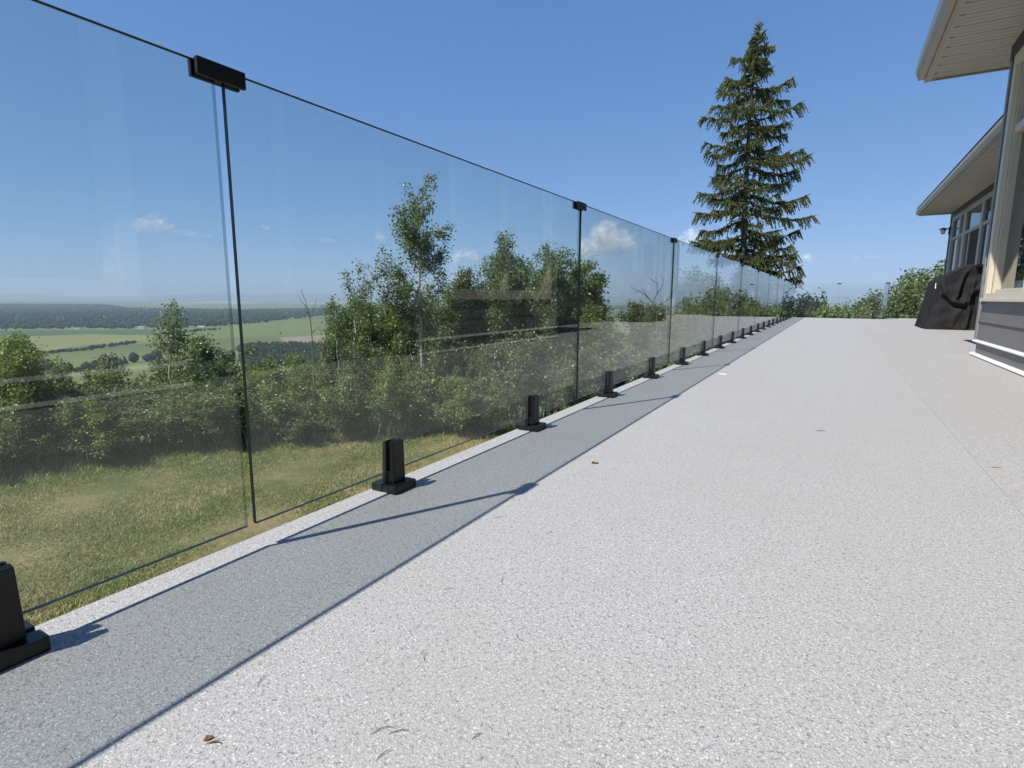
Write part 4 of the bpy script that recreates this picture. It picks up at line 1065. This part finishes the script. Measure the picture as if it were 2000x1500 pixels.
# ------------------------------------------------------------------ valley trees, woods and houses
def blob_verts(rg, conifer):
    if conifer:
        k = 7; u = np.linspace(0, 6.283, k, endpoint=False); rows = [(.0, .10), (.12, .34), (.5, .20), (1.0, .0)]
    else:
        k = 7; u = np.linspace(0, 6.283, k, endpoint=False); rows = [(.0, .14), (.22, .46), (.6, .50), (.88, .28), (1.0, .02)]
    V = []
    for z, r in rows:
        rj = r * rg.uniform(.75, 1.25, k); V.append(np.stack([np.cos(u) * rj, np.sin(u) * rj, np.full(k, z) + rg.normal(size=k) * .03], -1))
    V = np.concatenate(V); nrow = len(rows)
    i_ = np.arange(nrow - 1)[:, None] * k; j_ = np.arange(k)[None, :]; F = np.stack([i_ + j_, i_ + (j_ + 1) % k, i_ + k + (j_ + 1) % k, i_ + k + j_], -1).reshape(-1, 4)
    return V, F
def wood_mesh(name, xy, hs, conif, seed, zoff=0.0):
    rg = np.random.default_rng(seed); VV, FF, o_ = [], [], 0
    protos = {c_: [blob_verts(rg, c_) for _ in range(6)] for c_ in (0, 1)}
    for (x, y), h in zip(xy, hs):
        V_, F_ = protos[int(rg.random() < conif)][rg.integers(6)]; a = rg.uniform(0, 6.28); ca, sa = math.cos(a), math.sin(a); s = h * rg.uniform(.8, 1.2)
        VV.append(np.stack([x + (V_[:, 0] * ca - V_[:, 1] * sa) * s, y + (V_[:, 0] * sa + V_[:, 1] * ca) * s, VALLEY_Z + zoff + V_[:, 2] * h], -1)); FF.append(F_ + o_); o_ += len(V_)
    return np_mesh(name, np.concatenate(VV), np.concatenate(FF), True)
M_WOOD = flat_mat('far_woods', (.018, .032, .016), (.040, .058, .026), .02, (1, 1, 1))
def in_px_poly(pts, n, seed, bias=1.0):
    """random ground points of the valley inside the polygon whose corners are seen at these places"""
    rg = np.random.default_rng(seed); W = np.array([ground_point(px, py, VALLEY_Z)[:2] for px, py in pts])
    lo, hi = W.min(0), W.max(0); out_ = []
    while len(out_) < n:
        c_ = lo + (hi - lo) * rg.random((4000, 2)); ins = np.zeros(len(c_), bool)
        for a, b_ in zip(W, np.roll(W, -1, 0)):
            cond = ((a[1] > c_[:, 1]) != (b_[1] > c_[:, 1])) & (c_[:, 0] < (b_[0] - a[0]) * (c_[:, 1] - a[1]) / (b_[1] - a[1] + 1e-9) + a[0]); ins ^= cond
        if bias < 1:
            d = np.hypot(c_[:, 0], c_[:, 1]); ins &= rg.random(len(c_)) < np.clip((d.min() / d) ** (2 * (1 - bias)) * 1.2, 0, 1)
        out_ += list(c_[ins])
    return np.array(out_[:n])
WOODS = [('woods', [(-260, 644), (120, 643), (340, 642), (480, 634), (620, 618), (740, 608), (740, 601), (480, 606), (260, 603), (100, 600), (-260, 600)], 9000, (9, 17), .35),
         ('woods', [(-260, 600), (100, 600), (200, 602.5), (240, 603), (200, 597), (-260, 594)], 3000, (16, 26), .3),
         ('woods', [(700, 610), (1000, 606), (1300, 606), (1650, 612), (2000, 615), (2000, 602), (1400, 598), (1000, 598), (700, 600)], 5000, (9, 17), .35)]
rgw = np.random.default_rng(77)
for q, (nm, poly, n, (h0, h1), con) in enumerate(WOODS):
    xy = in_px_poly(poly, n, 50 + q, .6); hs = rgw.uniform(h0, h1, n)
    if q == 0:                                                   # clearings at the field edge
        d = np.hypot(xy[:, 0], xy[:, 1]); keep = (d > 2300) | (np.sin(xy[:, 0] * .021) * np.sin(xy[:, 1] * .017 + 1) < .35); xy, hs = xy[keep], hs[keep]
    tag(link(nm, wood_mesh(nm, xy, hs, con, 60 + q), M_WOOD), kind='stuff')
xy = in_px_poly([(470, 716), (600, 714), (660, 700), (640, 678), (560, 675), (470, 680)], 1100, 81); tag(link('spruce_plantation', wood_mesh('spruce_plantation', xy, rgw.uniform(9, 13, len(xy)), .9, 82), M_WOOD), kind='stuff')
def row(px0, py0, px1, py1, n, h, name, label, w=6):
    a = ground_point(px0, py0, VALLEY_Z)[:2]; b_ = ground_point(px1, py1, VALLEY_Z)[:2]; t_ = np.linspace(0, 1, n)[:, None]
    xy = a + (b_ - a) * t_ + rgw.normal(size=(n, 2)) * w; tag(link(name, wood_mesh(name, xy, rgw.uniform(h * .6, h * 1.2, n), .1, n), M_WOOD), label, 'hedge')
row(76, 691, 165, 684, 60, 5, 'hedge', 'dark hedge between the yellow and green fields at left', 5)
row(165, 683, 262, 670, 60, 6, 'hedge', 'right half of the dark hedge dividing the fields, thinning to the right', 5)
row(365, 648, 424, 644, 40, 7, 'hedge', 'short dark hedge in the green field right of the small aspen', 8)
# single trees at the foot of the hill
DT = [(78, 722, 17, 0), (95, 726, 26, 0), (112, 730, 16, 0), (135, 728, 15, 0), (152, 727, 14, 0), (170, 724, 17, 0), (186, 722, 15, 0), (203, 716, 18, 1), (219, 714, 20, 1), (228, 713, 21, 1), (236, 713, 20, 1), (244, 712, 19, 1),
      (262, 708, 18, 0), (290, 706, 22, 0), (306, 704, 24, 0), (430, 700, 20, 0), (452, 698, 22, 0), (548, 652, 7, 0), (580, 676, 10, 1), (56, 724, 18, 0)]
bl = [np_mesh('distant_tree', *blob_verts(np.random.default_rng(5 + q), q > 2), True) for q in range(6)]
DN = [0, 0]
for q, (px, py, h, con) in enumerate(sorted(DT)):
    DN[con] += 1
    p = ground_point(px, py, VALLEY_Z); o = link('distant_tree', bl[(q % 3) + (3 if con else 0)], M_WOOD); o.location = p; h *= .74; o.scale = (h, h, h * (1.0 + .25 * math.sin(q * 2.1))); o.rotation_euler = (0, 0, q * 1.7)
    tag(o, f'{ORD[DN[1] - 1]} of the small distant conifers in the valley, counted from the left' if con else f'{ORD[DN[0] - 1]} of the distant round trees in the valley, counted from the left', 'tree', 'far conifers below the hill' if con else 'far round trees below the hill')
# farm houses
M_HW = simple('white_house_wall', (.62, .62, .60), .7, .05, .2); M_HG = simple('tan_house_wall', (.36, .33, .28), .7, .05, .2)
M_HR = simple('grey_house_roof', (.22, .22, .23), .8, .1, .2); M_HR2 = simple('pale_metal_roof', (.55, .56, .57), .4, .05, .2)
HS = [(27, 633, 20, 6, 'h', 1, 'pale flat roof at the far left edge of the valley wood'), (105, 633.5, 11, 6, 'w', 0, 'little white house in the wood right of the pale flat roof'),
      (151, 643, 14, 6, 'w', 0, 'small white house at the wood edge, left of the twin roofs'), (160, 643, 12, 5, 't', 0, 'small tan house beside the white house at the wood edge'),
      (172, 628, 16, 6, 'h', 1, 'pale long roof inside the wood above the small white house'), (254, 640, 14, 6, 'w', 0, 'white house left of the largest white farmhouse'),
      (265, 632, 24, 6, 'h', 1, 'long pale barn roof in the wood above the white farmhouse'), (277, 642, 20, 9, 'w', 0, 'largest white farmhouse at the wood edge, left of the small aspen'),
      (374, 640, 14, 6, 't', 0, 'tan house at the wood edge right of the small aspen'), (393, 640, 20, 6, 'h', 1, 'long pale shed at the wood edge near the short hedge'),
      (487, 623, 18, 6, 'w', 0, 'white house at the wood edge just right of the dark glass edge'), (519, 624, 22, 6, 'w', 1, 'second white house right of the dark glass edge'),
      (548, 613, 20, 6, 'w', 0, 'white house farther back in the wood, left of the leafless sapling'), (562, 612.5, 24, 7, 'w', 1, 'wide white building far back, left of the leafless sapling'),
      (738, 604, 60, 9, 'h', 1, 'long pale building far off, left of the tall aspen'), (1592, 597, 90, 14, 'h', 1, 'large white building far beyond the far railing')]
for px, py, wd, ht, kind, rf, lab in HS:
    p = ground_point(px, py, VALLEY_Z); t = empty('farmhouse', p, math.atan2(p[0], p[1]) * -1 + random.uniform(-.5, .5)); tag(t, lab, 'house', 'far houses in the valley')
    d_ = wd * .6
    MB().box(-wd / 2, wd / 2, -d_ / 2, d_ / 2, 0, ht * .62).build('wall', M_HG if kind == 't' else M_HW, t)
    b = MB(); bm = b.bm
    e = 1.04; pts = [(-wd / 2 * e, -d_ / 2 * e, ht * .60), (wd / 2 * e, -d_ / 2 * e, ht * .60), (wd / 2 * e, d_ / 2 * e, ht * .60), (-wd / 2 * e, d_ / 2 * e, ht * .60), (-wd / 2 * e, 0, ht), (wd / 2 * e, 0, ht)]
    v = [bm.verts.new(q) for q in pts]
    for f in ((0, 1, 5, 4), (2, 3, 4, 5), (0, 4, 3), (1, 2, 5), (3, 2, 1, 0)): bm.faces.new([v[q] for q in f])
    b.build('roof', M_HR2 if rf else M_HR, t)

# ------------------------------------------------------------------ clouds, above and beyond the haze
def cloud_material():
    mt, nt, out = new_mat('cloud'); lw = nt.nodes.new('ShaderNodeLayerWeight'); lw.inputs['Blend'].default_value = .5
    f = math_node(nt, 'SUBTRACT', 1.0, lw.outputs['Facing'])
    nz = noise(nt, objco(nt), 7.0, 6, .6)
    a = math_node(nt, 'MULTIPLY', ramp(nt, nz, [(.36, 0), (.66, 1)]), ramp(nt, math_node(nt, 'POWER', f, 2.2), [(.02, 0), (.9, .20)]))
    d = nt.nodes.new('ShaderNodeBsdfDiffuse'); d.inputs[0].default_value = (1, 1, 1, 1); t = nt.nodes.new('ShaderNodeBsdfTransparent')
    mx = nt.nodes.new('ShaderNodeMixShader'); nt.links.new(a, mx.inputs[0]); nt.links.new(t.outputs[0], mx.inputs[1]); nt.links.new(d.outputs[0], mx.inputs[2]); nt.links.new(mx.outputs[0], out.inputs[0])
    return mt
M_CLOUD = cloud_material()
def cloud(px, py, wpx, hpx, n, label, seed, D=20000):
    rg = np.random.default_rng(seed); c_ = at_dist(px, py, D); f = np.array([c_[0], c_[1], 0]); f /= np.linalg.norm(f); s = np.array([f[1], -f[0], 0])
    pw = D / FPX * .93; W, Hh = wpx * pw, hpx * pw
    bm = bmesh.new()
    for q in range(n * 3):
        u = rg.uniform(-.5, .5); r_ = Hh * rg.uniform(.16, .42) * (1 - .9 * abs(u))
        pz = -Hh * .32 + r_ * .6 + max(0, (1 - 4 * u * u)) * rg.uniform(0, .55) * Hh
        ct = s * u * W * .86 + f * rg.uniform(-.2, .2) * W + np.array([0, 0, pz])
        M_ = Matrix.Translation(ct) @ Matrix.Diagonal((r_ * rg.uniform(1, 1.7), r_ * rg.uniform(1, 1.7), r_, 1))
        rs = bmesh.ops.create_icosphere(bm, subdivisions=3, radius=1, matrix=M_)
    from mathutils import noise as mn
    for v in bm.verts:
        k = v.co / (Hh * .30); v.co += Vector((mn.noise(k), mn.noise(k + Vector((9, 2, 4))), mn.noise(k + Vector((3, 7, 1))))) * Hh * .14
        k = k * 2.7; v.co += Vector((mn.noise(k), mn.noise(k + Vector((9, 2, 4))), mn.noise(k + Vector((3, 7, 1))))) * Hh * .06
    for f_ in bm.faces: f_.smooth = True
    sc_ = max(W, 1.0); bmesh.ops.scale(bm, vec=(1 / sc_,) * 3, verts=bm.verts)
    me = bpy.data.meshes.new('cloud'); bm.to_mesh(me); bm.free()
    o = link('cloud', me, M_CLOUD); o.location = c_; o.scale = (sc_,) * 3; tag(o, label, 'cloud', 'small clouds low in the sky')
cloud(300, 440, 62, 36, 9, 'small puffy white cloud high over the valley at left', 1)
cloud(375, 458, 70, 14, 8, 'thin wisp of cloud right of the puffy cloud at left', 2)
cloud(640, 470, 34, 12, 6, 'faint little cloud left of the tall aspen top', 3)
cloud(742, 466, 26, 16, 5, 'little white cloud just left of the tall aspen', 4)
cloud(518, 446, 26, 10, 5, 'tiny faint cloud right of the nearest panel joint', 5)
cloud(912, 500, 60, 30, 8, 'pale cloud patch right of the tall aspen', 6)
cloud(1186, 476, 100, 76, 14, 'biggest cumulus cloud, behind the third glass panel', 7)
cloud(1352, 470, 80, 34, 9, 'cloud half hidden behind the spruce at its left side', 8)
cloud(1560, 505, 60, 22, 7, 'faint cloud just right of the spruce', 11)
cloud(1622, 499, 30, 4, 5, 'thin streak of cloud right of the spruce', 9)
cloud(1690, 502, 60, 6, 6, 'long faint streak of cloud above the far railing', 10)

# ------------------------------------------------------------------ summer haze over the valley
mt, nt, out = new_mat('haze')
vp_ = nt.nodes.new('ShaderNodeVolumePrincipled'); vp_.inputs['Color'].default_value = (.66, .82, .98, 1); vp_.inputs['Density'].default_value = 1.0e-4; vp_.inputs['Anisotropy'].default_value = 0.0
nt.links.new(vp_.outputs[0], out.inputs['Volume'])
hz = MB().box(-34000, 34000, -34000, 34000, VALLEY_Z - 3.5, 330).build('haze', mt); tag(hz, kind='stuff')
